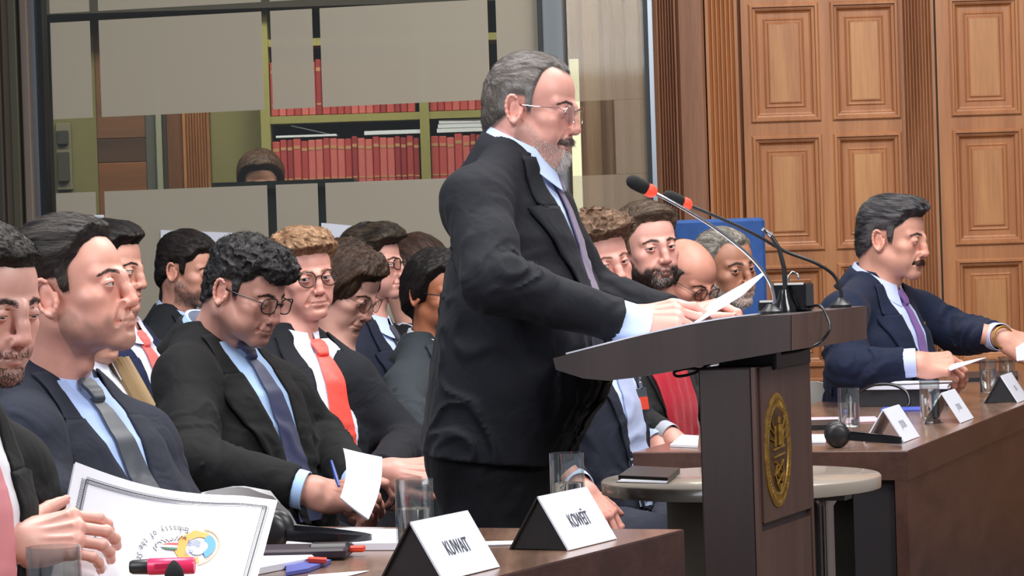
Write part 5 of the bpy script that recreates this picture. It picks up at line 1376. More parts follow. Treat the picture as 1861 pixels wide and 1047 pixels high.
beard_patch(spk, si['hM'], 'white goatee', srgb(222, 216, 212), R_goatee, 1300, .009)
beard_patch(spk, si['hM'], 'dark grey moustache', srgb(112, 96, 92), R_mous, 900, .010, 2, name='moustache')
beard_patch(spk, si['hM'], None, srgb(190, 176, 170), R_side, 1500, .006, 4, name='stubble')
glasses(spk, si['hM'], CHROME, 'square', .0235, .0006, zoff=-.006)
# -- foreground left: man holding the booklet
m1, i1 = mk('m1', "dark-haired man with pink tie at the left edge holding the white booklet",
    N=W(-98, 742, 4.30), yaw=30, lean=10, head=W(-34, 550, 4.25), hyaw=38, hpitch=12, hs=.935, hh=.0017, seed=11, k=.96,
    elR=W(-230, 1030, 4.22), wrR=W(8, 990, 4.30), cuffin=.0, cuff=0, shirt=srgb(236, 238, 246), tie=srgb(232, 150, 158), suit=srgb(26, 28, 30), skin=srgb(226, 172, 158), vd=.40, open=.012, tiew=.9,
    handR=dict(d=nrm(V(.93, .16, .10)), back=nrm(V(-.1, -.83, .50)), spec=dict(f=[(30, 34, 16), (32, 36, 16), (34, 36, 16), (34, 34, 16)], spread=[.02, .0, -.02, -.06], t=((.45, .75, -.55), (.75, .6, -.5), (.85, .45, -.3))), s=1.04, h=.0015),
    hp=dict(hair=srgb(36, 28, 24), hair2=srgb(60, 48, 42), top=.016, side=.006, hl=HL(.062, .036), strands=4000, slen=.012, flow=(0, .9, .2), mess=.5, stub=.85, beardc=srgb(70, 56, 52), lid=.72, look=(.1, 1, -.7), nose=1.12, browt=1.5, browc=srgb(40, 30, 28)))
beard_patch(m1, i1['hM'], None, srgb(60, 48, 44), lambda L: np.maximum(R_mous(L), R_goatee(L)), 900, .004, 3, name='stubble')
# -- the man in the navy suit behind him
m2, i2 = mk('m2', 'man with swept-back dark hair in navy suit, in profile at the left front',
    N=W(92, 696, 5.10), yaw=34, lean=-11, head=W(134, 528, 5.06), hyaw=17, hpitch=-9, hs=1.01, hh=.0017, seed=21, k=1.14, belly=.05, jh=.006, sw=.17,
    suit=srgb(44, 49, 66), shirt=srgb(178, 202, 250), tie=srgb(38, 44, 58), skin=srgb(226, 164, 146), vd=.36, shR=W(42, 800, 4.88), elR=W(90, 980, 4.78), wrR=W(230, 1030, 4.85), colh=.046,
    hp=dict(hair=srgb(40, 34, 34), hair2=srgb(82, 72, 68), top=.020, side=.009, back=.014, hl=[(-.12, -.07), (-.085, -.07), (-.06, -.055), (-.034, -.03), (-.030, .014), (.008, .018), (.012, -.012), (.024, -.012), (.030, .030), (.044, .046), (.056, .066), (.070, .080), (.085, .086), (.12, .1)], strands=5000, slen=.026, flow=(0, -1, .12), droop=.5, mess=.12, stub=.75, beardc=srgb(126, 104, 92), lid=.55, look=(-.35, 1, -.2), nose=1.05, tipr=1.0, neck=.062, fat=.002, jaw=1.0, browt=1.1, rec=.0, gray=(srgb(120, 112, 106), .25, .0), folds=1, ear=1.02))
# -- man with curly black hair reading
m3, i3 = mk('m3', 'man with curly black hair and round glasses looking down at folded papers in his hands',
    N=W(388, 624, 6.36), yaw=34, lean=-10, head=W(448, 528, 6.30), hyaw=32, hpitch=22, hs=.90, hroll=-2, hh=.0018, seed=31, k=1.12, belly=.02, jh=.006, sw=.168,
    suit=srgb(28, 28, 30), shirt=srgb(176, 206, 248), tie=srgb(34, 40, 84), tiex=.0, vd=.42, open=.008, skin=srgb(206, 150, 134), colh=.044,
    shR=W(338, 690, 6.18), elR=W(350, 840, 6.0), wrR=W(548, 890, 5.96), elL=W(580, 800, 6.55), wrL=W(655, 880, 6.2), TL=.56, cuff=.010,
    handR=dict(d=nrm(V(.93, .25, -.18)), back=nrm(V(-.05, -.55, .83)), spec=dict(f=[(30, 40, 18), (34, 44, 20), (42, 46, 22), (46, 48, 24)], t=((.8, .5, -.35), (.95, .2, -.3), (.98, .0, -.2))), s=1.14),
    handL=dict(d=nrm(V(.35, -.85, -.3)), back=nrm(V(.85, .25, .4)), spec=FIST, s=1.05),
    hp=dict(hair=srgb(28, 26, 28), hair2=srgb(92, 88, 88), top=.016, side=.004, back=.006, curl=.007, cf=50, hl=HL(.060, .034), quiff=.014, lumps=[((.0, .082, .078), (.055, .028, .026), .016)], strands=4200, slen=.02, flow=(.1, .6, .3), mess=.9, frizz=.004, stub=.35, beardc=srgb(120, 92, 84), lid=.85, look=(0, 1, -.7), neck=.064, fat=.010, jaw=1.08, nose=1.1, browt=1.4))
glasses(m3, i3['hM'], BLK, 'square', .0245, .0017)
# -- man with the red tie
m4, i4 = mk('m4', "fair curly-haired man in tortoiseshell glasses and bright red tie",
    N=W(538, 620, 7.38), yaw=46, lean=-9, head=W(550, 502, 7.38), hyaw=60, hpitch=3, hs=.91, hroll=4, hh=.0020, seed=41, k=1.02, jh=.006,
    suit=srgb(34, 36, 44), shirt=srgb(228, 232, 250), tie=srgb(232, 70, 56), tiew=1.15, tiex=.012, vd=.44, open=.02, skin=srgb(224, 162, 148), tiel=.42, colh=.034,
    elR=W(545, 830, 6.95), wrR=W(640, 850, 6.85), shL=W(636, 690, 7.36), elL=W(742, 808, 7.34), wrL=W(690, 858, 6.84), TL=.52, cuff=0, kspread=.16,
    handR=dict(d=nrm(V(.8, -.2, -.2)), back=nrm(V(-.1, -.5, .86)), spec=PINCH, coarse=1), 
    handL=dict(d=nrm(V(.95, -.1, .0)), back=nrm(V(-.05, -.60, .78)), spec=dict(f=[(30, 50, 24), (34, 54, 26), (40, 56, 28), (46, 58, 30)], t=((.85, .40, -.3), (.97, .05, -.2), (.98, -.1, -.15))), s=1.12),
    hp=dict(hmul=1.0, hair=srgb(120, 86, 60), hair2=srgb(196, 160, 126), top=.020, side=.008, curl=.007, cf=40, quiff=.014, lumps=[((-.01, .05, .112), (.045, .04, .020), .014)], hl=HL(.058, .036), strands=3800, slen=.022, flow=(.5, -.6, .4), mess=.7, frizz=.004, lid=.2, look=(.5, 1, .0), iris=(.12, .14, .14), browc=srgb(150, 110, 84), brow=.4, nose=1.0, folds=1, stub=.12, beardc=srgb(190, 140, 110), lipc=(.84, .52, .5)))
glasses(m4, i4['hM'], m_plain('tortoiseshell', srgb(66, 46, 36), .25, noise=((90, 90, 90), .6)), 'round', .0235, .0018)
# -- back row left
m5, i5 = mk('m5', "dark-haired man with short beard and bright blue tie in the back row",
    N=W(322, 578, 9.3), yaw=20, lean=0, head=W(342, 490, 9.28), hyaw=24, hpitch=10, hs=.95, hh=.0026, seed=51, k=.98, jh=.009,
    suit=srgb(36, 40, 46), shirt=srgb(196, 214, 248), tie=srgb(30, 130, 190), skin=srgb(208, 150, 130), th=.016,
    hp=dict(hair=srgb(30, 24, 24), hair2=srgb(62, 52, 48), top=.020, side=.010, back=.012, hl=HL(.058, .03), strands=2600, slen=.016, stub=.9, beardc=srgb(76, 64, 60), lid=.8, look=(0, 1, -.6), nose=1.2, browt=1.3, flow=(0, .8, .1)))
beard_patch(m5, i5['hM'], None, srgb(84, 74, 70), lambda L: np.maximum(R_mous(L), R_side(L)), 900, .006, 3)
# -- woman half hidden behind the navy suit: fair hair over black jacket
m7, i7 = mk('m7', "fair long-haired person in black jacket mostly hidden behind the man in profile",
    N=W(150, 655, 7.05), yaw=25, lean=-2, head=W(156, 560, 7.03), hyaw=25, hpitch=10, hs=1.03, hh=.0035, seed=61, k=1.02, kneef=.3, jh=.010, th=.018, handR=dict(spec=REL, d=V(1, 0, 0), back=V(0, 0, 1), coarse=1),
    suit=srgb(24, 25, 28), shirt=srgb(226, 230, 244), vd=.40, open=.01, skin=srgb(216, 160, 140), pocket=0,
    hp=dict(hmul=1.0, hair=srgb(120, 98, 72), hair2=srgb(178, 154, 120), top=.014, side=.012, strands=1200, slen=.03, hl=HL(.06, .03)))
g = Geo(); Pt = [i7['proj'](x, t, .0)[0] + i7['F'] * .018 for x, t in ((-.045, .00), (-.05, .06), (-.06, .14), (-.066, .22), (-.07, .30), (-.072, .38))]
for q in range(14):
    o_ = V(*(np.random.RandomState(q).randn(3) * V(.006, .006, .0))); sh_ = i7['R'] * (q - 7) * .0036
    g.tube([p + o_ + sh_ for p in Pt], [.007, .008, .008, .007, .006, .003], 6, 0, srgb(176 - q * 3, 150 - q * 3, 116 - q * 3))
g.build('long_hair', [MATS['hair']], m7)
# -- coral tie
m6, i6 = mk('m6', "man with coral tie and navy jacket half hidden behind the man in profile",
    N=W(212, 600, 8.0), yaw=30, lean=-4, head=W(194, 489, 7.98), hyaw=18, hpitch=4, hs=1.04, hh=.0030, seed=71, k=1.08, kneef=.3, jh=.009, th=.016,
    suit=srgb(38, 46, 84), shirt=srgb(214, 218, 240), tie=srgb(246, 104, 98), tiew=1.1, vd=.42, open=.012, skin=srgb(212, 156, 138),
    hp=dict(hair=srgb(26, 22, 22), hair2=srgb(50, 42, 40), top=.018, side=.008, quiff=.012, strands=1500, hl=HL(.062, .034), nose=1.1, look=(-.3, 1, -.1)))
# -- woman in glasses looking down
m8, i8 = mk('m8', "brown-haired woman in black with thin glasses looking down beside the fair man",
    N=W(610, 648, 8.0), yaw=24, lean=4, head=W(624, 522, 8.0), hyaw=26, hpitch=30, hs=1.02, hh=.0024, seed=81, k=.94, jh=.008, th=.016, style='top', trousers=srgb(16, 16, 18),
    suit=srgb(22, 22, 24), skin=srgb(222, 168, 152), elR=W(625, 800, 7.75), wrR=W(700, 860, 7.7), 
    hp=dict(hmul=.42, hair=srgb(70, 50, 40), hair2=srgb(120, 90, 68), top=.016, side=.022, back=.030, str=.003, hl=[(-.12, -.13), (-.06, -.12), (-.03, -.11), (.0, -.09), (.02, -.06), (.034, .0), (.05, .03), (.066, .052), (.085, .06), (.12, .07)], hbot=-.16, quiff=.012, lumps=[((-.055, .02, .03), (.028, .05, .05), .02), ((.055, .02, .03), (.028, .05, .05), .02), ((0, -.06, -.06), (.07, .05, .06), .02)], strands=3800, slen=.04, flow=(0, -.2, -1), mess=.25, lid=.85, look=(0, 1, -.8), nose=1.0, brow=.4, neck=.05, jaw=.92, lipc=(.85, .45, .45)))
glasses(m8, i8['hM'], BLK, 'round', .0225, .0009)
# -- man in headphones and dark glasses frame, striped tie
m9, i9 = mk('m9', "man in black-framed glasses, headphones and striped tie in the back row",
    N=W(672, 588, 9.0), yaw=22, lean=0, head=W(678, 480, 9.0), hyaw=19, hpitch=0, hs=.93, hh=.0024, seed=91, k=.98, jh=.008, th=.016,
    suit=srgb(40, 46, 66), shirt=srgb(196, 212, 246), tie=srgb(34, 42, 66), skin=srgb(220, 162, 148),
    hp=dict(hair=srgb(44, 36, 32), hair2=srgb(104, 88, 72), top=.024, side=.012, quiff=.020, back=.012, hl=HL(.056, .034), lumps=[((.0, .075, .098), (.05, .03, .020), .016)], strands=3400, slen=.026, flow=(.2, .9, .1), mess=.2, nose=.95, lid=.3, jaw=1.05, stub=.3, beardc=srgb(150, 110, 100)))
glasses(m9, i9['hM'], BLK, 'square', .0235, .0019)
def headphones(hM, label, owner=None):
    R3, o = hM[:3, :3], hM[:3, 3]; tw = lambda a: np.asarray(a) @ R3.T + o; g = Geo()
    arc = [tw(V(.100 * math.cos(a), -.018, .0 + .140 * math.sin(a))) for a in np.linspace(.0, math.pi, 25)]
    rings = [np.array([p + R3 @ V(0, -.009, 0), p + R3 @ V(0, .009, 0), p + (p - o) * .02 + R3 @ V(0, .009, 0), p + (p - o) * .02 + R3 @ V(0, -.009, 0)]) for p in arc]; g.loft(rings)
    hp_ = g.build('headphones', [BLK]); tag(hp_, label, 'headphones')
    for s_ in (-1, 1):
        c = Geo(); c.lathe(tw(V(s_ * .092, -.012, -.008)), [(0, -.014), (.024, -.014), (.030, -.006), (.030, .006), (.022, .012), (0, .012)], 24, 0, np.stack([R3[:, 1], R3[:, 2], R3[:, 0]])); c.build('ear_cup', [BLK], hp_)
headphones(i9['hM'], 'black headphones on the head of the man with the striped tie')
st_ = Geo()
for t in (.10, .135, .17, .205, .24):
    a = i9['proj'](-.022, t + .016, 0)[0] + i9['F'] * .0165; b = i9['proj'](.022, t - .014, 0)[0] + i9['F'] * .0165; st_.tube([a, b], .0026, 6)
st_.build('tie_stripe', [m_plain('pale_stripe', srgb(190, 200, 216), .5)], m9)
# -- brown hair behind
m10, i10 = mk('m10', "person behind the man in headphones, only parted brown hair showing",
    N=W(758, 610, 9.75), yaw=17, lean=6, head=W(756, 500, 9.75), hyaw=10, hpitch=40, hs=1.04, hh=.0034, seed=101, k=.94, jh=.012, th=.02,
    suit=srgb(34, 34, 38), shirt=srgb(200, 205, 220), skin=srgb(214, 160, 142), trousers=srgb(24, 24, 28),
    hp=dict(hair=srgb(58, 38, 30), hair2=srgb(96, 66, 50), top=.018, side=.02, back=.02, strands=1500, slen=.03, hl=HL(.07, .04)))
# -- grey jacket next to the speaker's back
m11, i11 = mk('m11', "black-haired person in grey-green jacket and black glasses just behind the speaker's back",
    N=W(782, 634, 7.75), yaw=24, lean=-2, head=W(798, 532, 7.74), hyaw=48, hpitch=8, hs=.88, hh=.0024, seed=111, k=.96, kneef=.2, jh=.007, th=.016, fold=.009,
    suit=srgb(62, 70, 76), shirt=srgb(214, 220, 232), skin=srgb(172, 108, 78), trousers=srgb(28, 30, 34), elR=W(742, 770, 7.45), wrR=W(800, 830, 7.35), arm=1.1,
    hp=dict(hair=srgb(22, 18, 18), hair2=srgb(48, 40, 38), top=.022, side=.018, back=.026, strands=2600, slen=.03, flow=(0, -.5, -.6), hl=[(-.12, -.09), (-.06, -.085), (-.034, -.07), (-.01, -.04), (.012, -.03), (.024, -.01), (.034, .03), (.05, .05), (.062, .066), (.12, .075)], lid=.6))
glasses(m11, i11['hM'], BLK, 'square', .0235, .0018)
# -- right of the speaker
m13, i13 = mk('m13', 'curly brown-haired man with pale blue tie peering from behind the speaker\'s arm',
    N=W(1040, 594, 7.8), yaw=32, lean=-8, head=W(1088, 476, 7.78), hyaw=60, hpitch=2, hroll=10, hs=.96, hh=.0022, seed=131, k=1.02, jh=.007,
    suit=srgb(44, 48, 64), shirt=srgb(196, 212, 246), tie=srgb(172, 184, 220), tiew=1.35, vd=.50, open=.03, tiel=.44, tietip=1, skin=srgb(226, 164, 150), trousers=srgb(70, 74, 90), TL=.56, th=.009,
    elR=W(1000, 830, 7.45), wrR=W(1050, 880, 7.25), elL=W(1150, 760, 8.1), wrL=W(1190, 800, 8.0), 
    handR=dict(d=nrm(V(.5, -.2, -.6)), back=nrm(V(.5, -.6, .5)), spec=dict(f=[(20, 30, 14), (22, 32, 16), (25, 34, 16), (28, 36, 18)]), s=1.05, h=.0024),
    hp=dict(hmul=.9, hair=srgb(82, 60, 46), hair2=srgb(148, 116, 92), top=.026, side=.010, curl=.009, cf=44, quiff=.018, lumps=[((-.02, .075, .10), (.045, .028, .022), .014)], hl=HL(.062, .036), strands=3200, slen=.02, mess=.9, frizz=.004, lid=.45, look=(.5, 1, .05), iris=(.1, .08, .07), browc=srgb(120, 84, 66), brow=.5, nose=1.2, tipr=1.15))
m14, i14 = mk('m14', "man with full dark beard and wide red scarf seated beyond the lectern",
    N=W(1166, 596, 8.55), yaw=36, lean=2, head=W(1176, 449, 8.5), hyaw=64, hpitch=0, hroll=4, hs=1.03, hh=.0021, seed=141, k=1.02, jh=.008, sw=.17,
    suit=srgb(58, 58, 60), shirt=srgb(190, 196, 208), skin=srgb(222, 164, 150), style='suit', th=.014, elR=W(1110, 740, 8.15), wrR=W(1210, 790, 8.0), elL=W(1240, 730, 8.75),
    hp=dict(hmul=.9, hair=srgb(74, 60, 50), hair2=srgb(136, 116, 98), top=.018, side=.008, quiff=.010, hl=HL(.066, .042), strands=3200, slen=.026, flow=(.9, .3, .1), mess=.15, beard=1, beardc=srgb(48, 38, 36), blen=.012, beardg=(srgb(176, 170, 168), .75), beardgx=.012, beardgr=.02, lid=.4, look=(.42, 1, .02), nose=1.2, browt=1.3, browc=srgb(60, 46, 40), soul=.95, stub=.4))
g = Geo(); rows = []
for t in np.linspace(.05, .56, 22):
    xs_ = np.linspace(.0, .155, 12) - .30 * t; pt = i14['proj'](xs_, np.full(12, t), 0) + i14['F'] * (.016 + .004 * np.sin(xs_ * 160 + t * 18))[:, None]; rows.append(pt)
g.sheet(np.array(rows), .004); g.build('red_scarf', [cloth(srgb(184, 26, 48), 'silk', 'scarf_silk')], m14)
m15, i15 = mk('m15', "balding man bowing his head between the two bearded men",
    N=W(1246, 590, 9.15), yaw=24, lean=10, head=W(1244, 505, 9.1), hyaw=40, hpitch=30, hs=1.02, hh=.0024, seed=151, k=.98, jh=.010, th=.018,
    suit=srgb(46, 50, 72), shirt=srgb(210, 216, 236), skin=srgb(216, 152, 132),
    hp=dict(hair=srgb(44, 36, 34), hair2=srgb(84, 74, 70), top=.004, side=.007, bald=1, hl=HL(.045, .034), strands=1500, slen=.012, lid=.9, look=(0, 1, -.8), scalp=.7, nose=1.1, stub=.4))
glasses(m15, i15['hM'], BLK, 'square', .0235, .0015)
m16, i16 = mk('m16', "grey-haired man with short white beard behind the speaker's raised pages",
    N=W(1318, 596, 9.6), yaw=30, lean=2, head=W(1318, 488, 9.55), hyaw=52, hpitch=2, hroll=4, hs=1.08, hh=.0022, seed=161, k=1.0, jh=.010, th=.018,
    suit=srgb(30, 34, 44), shirt=srgb(186, 204, 240), skin=srgb(178, 124, 100), 
    hp=dict(hmul=.95, hair=srgb(110, 104, 96), hair2=srgb(190, 182, 172), top=.012, side=.009, hl=HL(.062, .05), rec=.02, strands=2800, slen=.014, mess=.4, stub=.8, beardc=srgb(206, 200, 196), lid=.35, look=(.55, 1, .02), browc=srgb(60, 50, 46), browt=1.4, nose=1.2, folds=1, flow=(0, .7, .2)))
beard_patch(m16, i16['hM'], 'short white beard', srgb(214, 208, 204), lambda L: np.maximum(R_goatee(L), R_side(L)), 1400, .007, 5)
# -- moustached man at the right desk
m17, i17 = mk('m17', "moustached man in navy suit and purple tie sorting papers at the right desk",
    N=W(1592, 522, 9.15), yaw=33, lean=2, head=W(1623, 432, 9.13), hyaw=29, hpitch=7, hs=1.06, hh=.0018, seed=171, k=1.20, jh=.006, belly=.02, sw=.18,
    suit=srgb(34, 44, 72), shirt=srgb(200, 212, 250), tie=srgb(116, 74, 150), skin=srgb(216, 158, 138), vd=.42, colh=.052, open=.006, TL=.60, tiew=.9,
    kneef=.34, shR=W(1532, 574, 8.92), elR=W(1540, 668, 8.75), wrR=W(1652, 660, 8.72), shL=W(1672, 572, 9.36), elL=W(1740, 606, 9.33), wrL=W(1812, 612, 9.10), cuff=dict(R=.022, L=.026), arm=1.0, fold=.007,
    handR=dict(d=nrm(V(.96, .05, -.05)), back=nrm(V(.05, -.62, .78)), spec=dict(f=[(34, 36, 16), (38, 40, 18), (42, 42, 20), (46, 44, 20)], spread=[.0, .0, .0, .0], t=((.85, .40, -.3), (.97, .05, -.2), (.98, -.1, -.15))), s=1.24),
    handL=dict(d=nrm(V(.96, -.12, -.22)), back=nrm(V(.1, -.5, .8)), spec=dict(f=[(14, 24, 14), (18, 28, 16), (22, 30, 16), (26, 32, 18)], t=((.85, .40, -.3), (.97, .05, -.2), (.98, -.1, -.15))), s=1.22),
    hp=dict(hair=srgb(48, 46, 50), hair2=srgb(122, 118, 122), top=.014, side=.007, back=.009, quiff=.016, hl=HL(.062, .038), lumps=[((.0, .068, .10), (.05, .03, .020), .016)], strands=4200, slen=.026, flow=(0, -1, .1), droop=.5, mess=.14, lid=.8, look=(0, 1, -.7), nose=1.05, tipr=1.1, browt=1.2, fat=.006, gray=(srgb(130, 126, 128), .15, .15), neck=.064))
beard_patch(m17, i17['hM'], 'dark brown moustache', srgb(66, 40, 32), R_mous, 1500, .009, 2, .25, (0, .3, -.8), name='moustache')
# -- woman in the corridor
m18, i18 = mk('m18', "brown-haired woman in the corridor behind the glass wall",
    N=W(470, 440, 12.75), yaw=80, lean=4, head=W(474, 332, 12.7), hyaw=86, hpitch=12, hs=1.04, hh=.0034, seed=181, k=.92, jh=.014, th=.02, stand=1, style='top',
    suit=srgb(40, 36, 40), skin=srgb(196, 140, 120), trousers=srgb(28, 28, 32),
    hp=dict(hair=srgb(70, 44, 32), hair2=srgb(124, 84, 60), top=.026, side=.024, back=.03, strands=2600, slen=.04, hl=[(-.12, -.13), (-.06, -.12), (-.03, -.11), (.0, -.09), (.02, -.05), (.034, .0), (.05, .03), (.066, .055), (.085, .07), (.12, .07)], hbot=-.16, flow=(.3, -.2, -1)))
# chairs
CH = {'m1': 'pale shell chair at the left edge under the man with the booklet', 'm2': 'pale shell chair under the navy-suited man in profile', 'm3': 'pale shell chair with its back edge showing behind the curly-haired reader', 'm4': 'pale shell chair under the man with the red tie',
      'm5': 'shell chair under the man with the light blue tie', 'm6': 'shell chair under the man with the coral tie', 'm7': 'shell chair under the fair long-haired person', 'm8': 'shell chair under the woman in black with glasses', 'm9': 'shell chair under the man wearing headphones', 'm10': 'shell chair under the person with parted brown hair',
      'm11': 'pale shell chair under the person in the grey-green jacket', 'm13': 'shell chair under the man with the pale blue tie', 'm14': 'shell chair under the man with the red scarf', 'm15': 'shell chair under the balding man', 'm16': 'shell chair under the grey-haired man', 'm17': 'white shell chair under the moustached man at the right desk'}
for k_, lb in CH.items():
    I = PEOPLE[k_][1]; y_ = math.atan2(-I['F0'][1], I['F0'][0]); chair(I['P'], y_, lb, mat=SEAT)
e = W(478, 900, 5.36); chair(V(e[0] - .02, e[1], .60), math.radians(20), 'grey shell chair with rounded back pushed to the foreground desk, behind the booklet', .46, SEATG, back_h=.33, off=.02)
# ================================================================ papers, booklet, pens, headsets, badges
def bsheet(P00, P01, P10, P11, n=14, m=14, curl=None):
    T = np.zeros((n, m, 3))
    for i, s in enumerate(np.linspace(0, 1, n)):
        for j, t in enumerate(np.linspace(0, 1, m)):
            p = (P00 * (1 - t) + P01 * t) * (1 - s) + (P10 * (1 - t) + P11 * t) * s
            T[i, j] = p + (curl(s, t) if curl else 0)
    return T
# booklet: top-left, top-right, bottom-left, bottom-right corners in space
bTL, bTR, bBL, bBR = W(137, 840, 4.46), W(504, 910, 4.72), W(88, 1075, 4.30), W(462, 1072, 4.50)
bn = nrm(np.cross(bTR - bTL, bBL - bTL)); bn = bn if bn[1] < 0 else -bn
def bcurl(s, t): return bn * (-.012 * math.sin(math.pi * t)) + V(0, 0, -.010) * math.sin(math.pi * min(1, t * 1.2)) * (1 - s)
def bp(u, v, off=0.):     # u along width 0..1, v down 0..1
    p = (bTL * (1 - u) + bTR * u) * (1 - v) + (bBL * (1 - u) + bBR * u) * v + bcurl(v, u); return p + bn * off
g = Geo(); T = np.array([[bp(u, v) for u in np.linspace(0, 1, 24)] for v in np.linspace(0, 1, 16)]); g.sheet(T, .0016); 
bk = g.build('booklet', [LAMC]); tag(bk, 'glossy white booklet with printed border and orange and blue crest at bottom left', 'booklet')
g = Geo(); T = np.array([[bp(u, v, -.003) - V(0, 0, .001) for u in np.linspace(.0, .998, 24)] for v in np.linspace(0.002, 1, 8)]); g.sheet(T, .0025); g.build('pages', [WHITE], bk)
bd = Geo(); Wb, Hb = np.linalg.norm(bTR - bTL), np.linalg.norm(bBL - bTL) * 1.0
def wavy(p0, p1, amp, per, off, wd=.0007, phase=0.):
    n = 120; a, b = np.array(p0), np.array(p1); L = np.linalg.norm((b - a) * V(Wb, Hb)[:2]); pr = nrm(np.array([-(b - a)[1] * Hb, (b - a)[0] * Wb])); 
    pts = []
    for t in np.linspace(0, 1, n):
        q = a + (b - a) * t + pr * np.array([1 / Wb, 1 / Hb]) * (off + amp * math.sin(2 * math.pi * (t * L / per) + phase)); pts.append(q)
    T = [[bp(q[0], q[1], .0022) + (bp(*(q + pr * np.array([1 / Wb, 1 / Hb]) * s * wd), .0022) - bp(q[0], q[1], .0022)) for s in (-1, 1)] for q in pts]
    bd.add(np.array(T).reshape(-1, 3), [(2 * i, 2 * i + 1, 2 * i + 3, 2 * i + 2) for i in range(n - 1)])
c1, c2, c3, c4 = (.065, .105), (.955, .085), (.92, 1.0), (.06, .78)
for A_, B_ in ((c1, c2), (c2, (.945, 1.0)), (c1, (.065, .62))):
    wavy(A_, B_, .0012, .009, .0, .0009); wavy(A_, B_, .0012, .009, .0, .0009, phase=math.pi); wavy(A_, B_, 0, 1, .0042, .0005); wavy(A_, B_, 0, 1, -.0042, .0005); wavy(A_, B_, .0008, .006, .0072, .0007)
bd.build('printed_border', [m_plain('border_ink', srgb(74, 74, 84), .6)], bk)
# crest (generic round badge in orange and blue with waves and a small flag shape)
ECU = .675; ECV = .55; CS = 1.4; sc = .0205 / .03
def cp(x, y, off=.0022): return bp(ECU + x * CS / Wb, ECV + y * CS / Hb, off)     # metres on the cover, y down
def disc(r0, r1, a0, a1, mat, ry=1., cxy=(0, 0), off=.0022, n=40):
    g = Geo(); A = np.linspace(a0, a1, n); P = []
    r0 = r0 if callable(r0) else (lambda a, r=r0: r); r1 = r1 if callable(r1) else (lambda a, r=r1: r)
    for a in A: 
        for r in (r0(a), r1(a)): P.append(cp(cxy[0] + r * math.cos(a), cxy[1] + r * math.sin(a) * ry, off))
    g.add(np.array(P), [(2 * i, 2 * i + 1, 2 * i + 3, 2 * i + 2) for i in range(n - 1)]); return g
crest = disc(.016, lambda a: .026 + .004 * math.cos(a - math.pi) + .0012 * math.sin(9 * a), math.radians(75), math.radians(300), 0, 1.1).build('crest', [m_plain('crest_orange', srgb(240, 160, 40), .4)], bk)
disc(.0275, .0295, math.radians(-85), math.radians(80), 0, 1.1).build('crest_edge', [m_plain('crest_tan', srgb(214, 168, 130), .5)], crest)
disc(.0235, .0248, math.radians(-95), math.radians(95), 0, 1.1).build('crest_edge', [m_plain('crest_tan_inner', srgb(226, 190, 150), .5)], crest)
disc(.010, .0205, math.radians(-75), math.radians(60), 0, 1.05, (.003, 0), .0034).build('crest_sky', [m_plain('crest_blue', srgb(60, 150, 215), .4)], crest)
disc(0., .0125, 0, 2 * math.pi, 0, 1.1, (.001, 0), .0030).build('crest_sail', [m_plain('crest_white', srgb(232, 234, 240), .5)], crest)
for k in range(4):
    g = Geo(); P = []
    for t in np.linspace(0, 1, 20):
        x = -.016 + .018 * t; y = -.013 + .0028 * k + .0012 * math.sin(t * 9) + .003 * t
        P += [cp(x, y, .0034), cp(x, y + .0011, .0034)]
    g.add(np.array(P), [(2 * i, 2 * i + 1, 2 * i + 3, 2 * i + 2) for i in range(19)]); g.build('wave_line', [m_plain('wave_blue', srgb(90, 120, 190), .5)], crest)
for k in range(3):
    g = Geo(); P = []
    for t in np.linspace(0, 1, 14):
        x = -.016 + .012 * t; y = .006 + .0028 * k + .001 * math.sin(t * 9); P += [cp(x, y, .0034), cp(x, y + .001, .0034)]
    g.add(np.array(P), [(2 * i, 2 * i + 1, 2 * i + 3, 2 * i + 2) for i in range(13)]); g.build('wave_line', [m_plain('wave_pale', srgb(150, 160, 200), .5)], crest)
for k, c in enumerate(((206, 60, 60), (240, 242, 244), (70, 120, 96))):
    g = Geo(); y0, y1 = -.0052 + .0034 * k, -.0052 + .0034 * (k + 1)
    def xl(y): return -.052 + 900 * y * y * .4
    g.add(np.array([cp(xl(y0), y0, .003), cp(-.028, y0 * 1.2, .003), cp(-.028, y1 * 1.2, .003), cp(xl(y1), y1, .003)]), [(0, 1, 2, 3)]); g.build('flag_band', [m_plain('flag_print_%s' % ('red', 'white', 'green')[k], srgb(*c), .5)], crest)
# curved text "Embassy of the State"
def arc_text(s, r, a0, step, size, sx, mat, name, cxy=(-.034, .014)):
    for i, chx in enumerate(s):
        if chx == ' ': continue
        a = a0 + i * step; c = cp(cxy[0] + r * math.cos(a), cxy[1] + r * math.sin(a), .0040); dx = nrm(cp(cxy[0] + (r + .001) * math.cos(a), cxy[1] + (r + .001) * math.sin(a), .0040) - c)
        dt = nrm(cp(cxy[0] + r * math.cos(a + .02), cxy[1] + r * math.sin(a + .02), .0040) - c)
        xd = -nrm(dt); up_ = nrm(np.cross(bn, xd)); put_text(name, chx, c, xd, up_, size, sx, mat, bk)
arc_text('Embassy of the Stat', .044, math.radians(287), -math.radians(7.4), .0150, .85, m_plain('print_grey', srgb(86, 86, 96), .5), 'printed_letter')
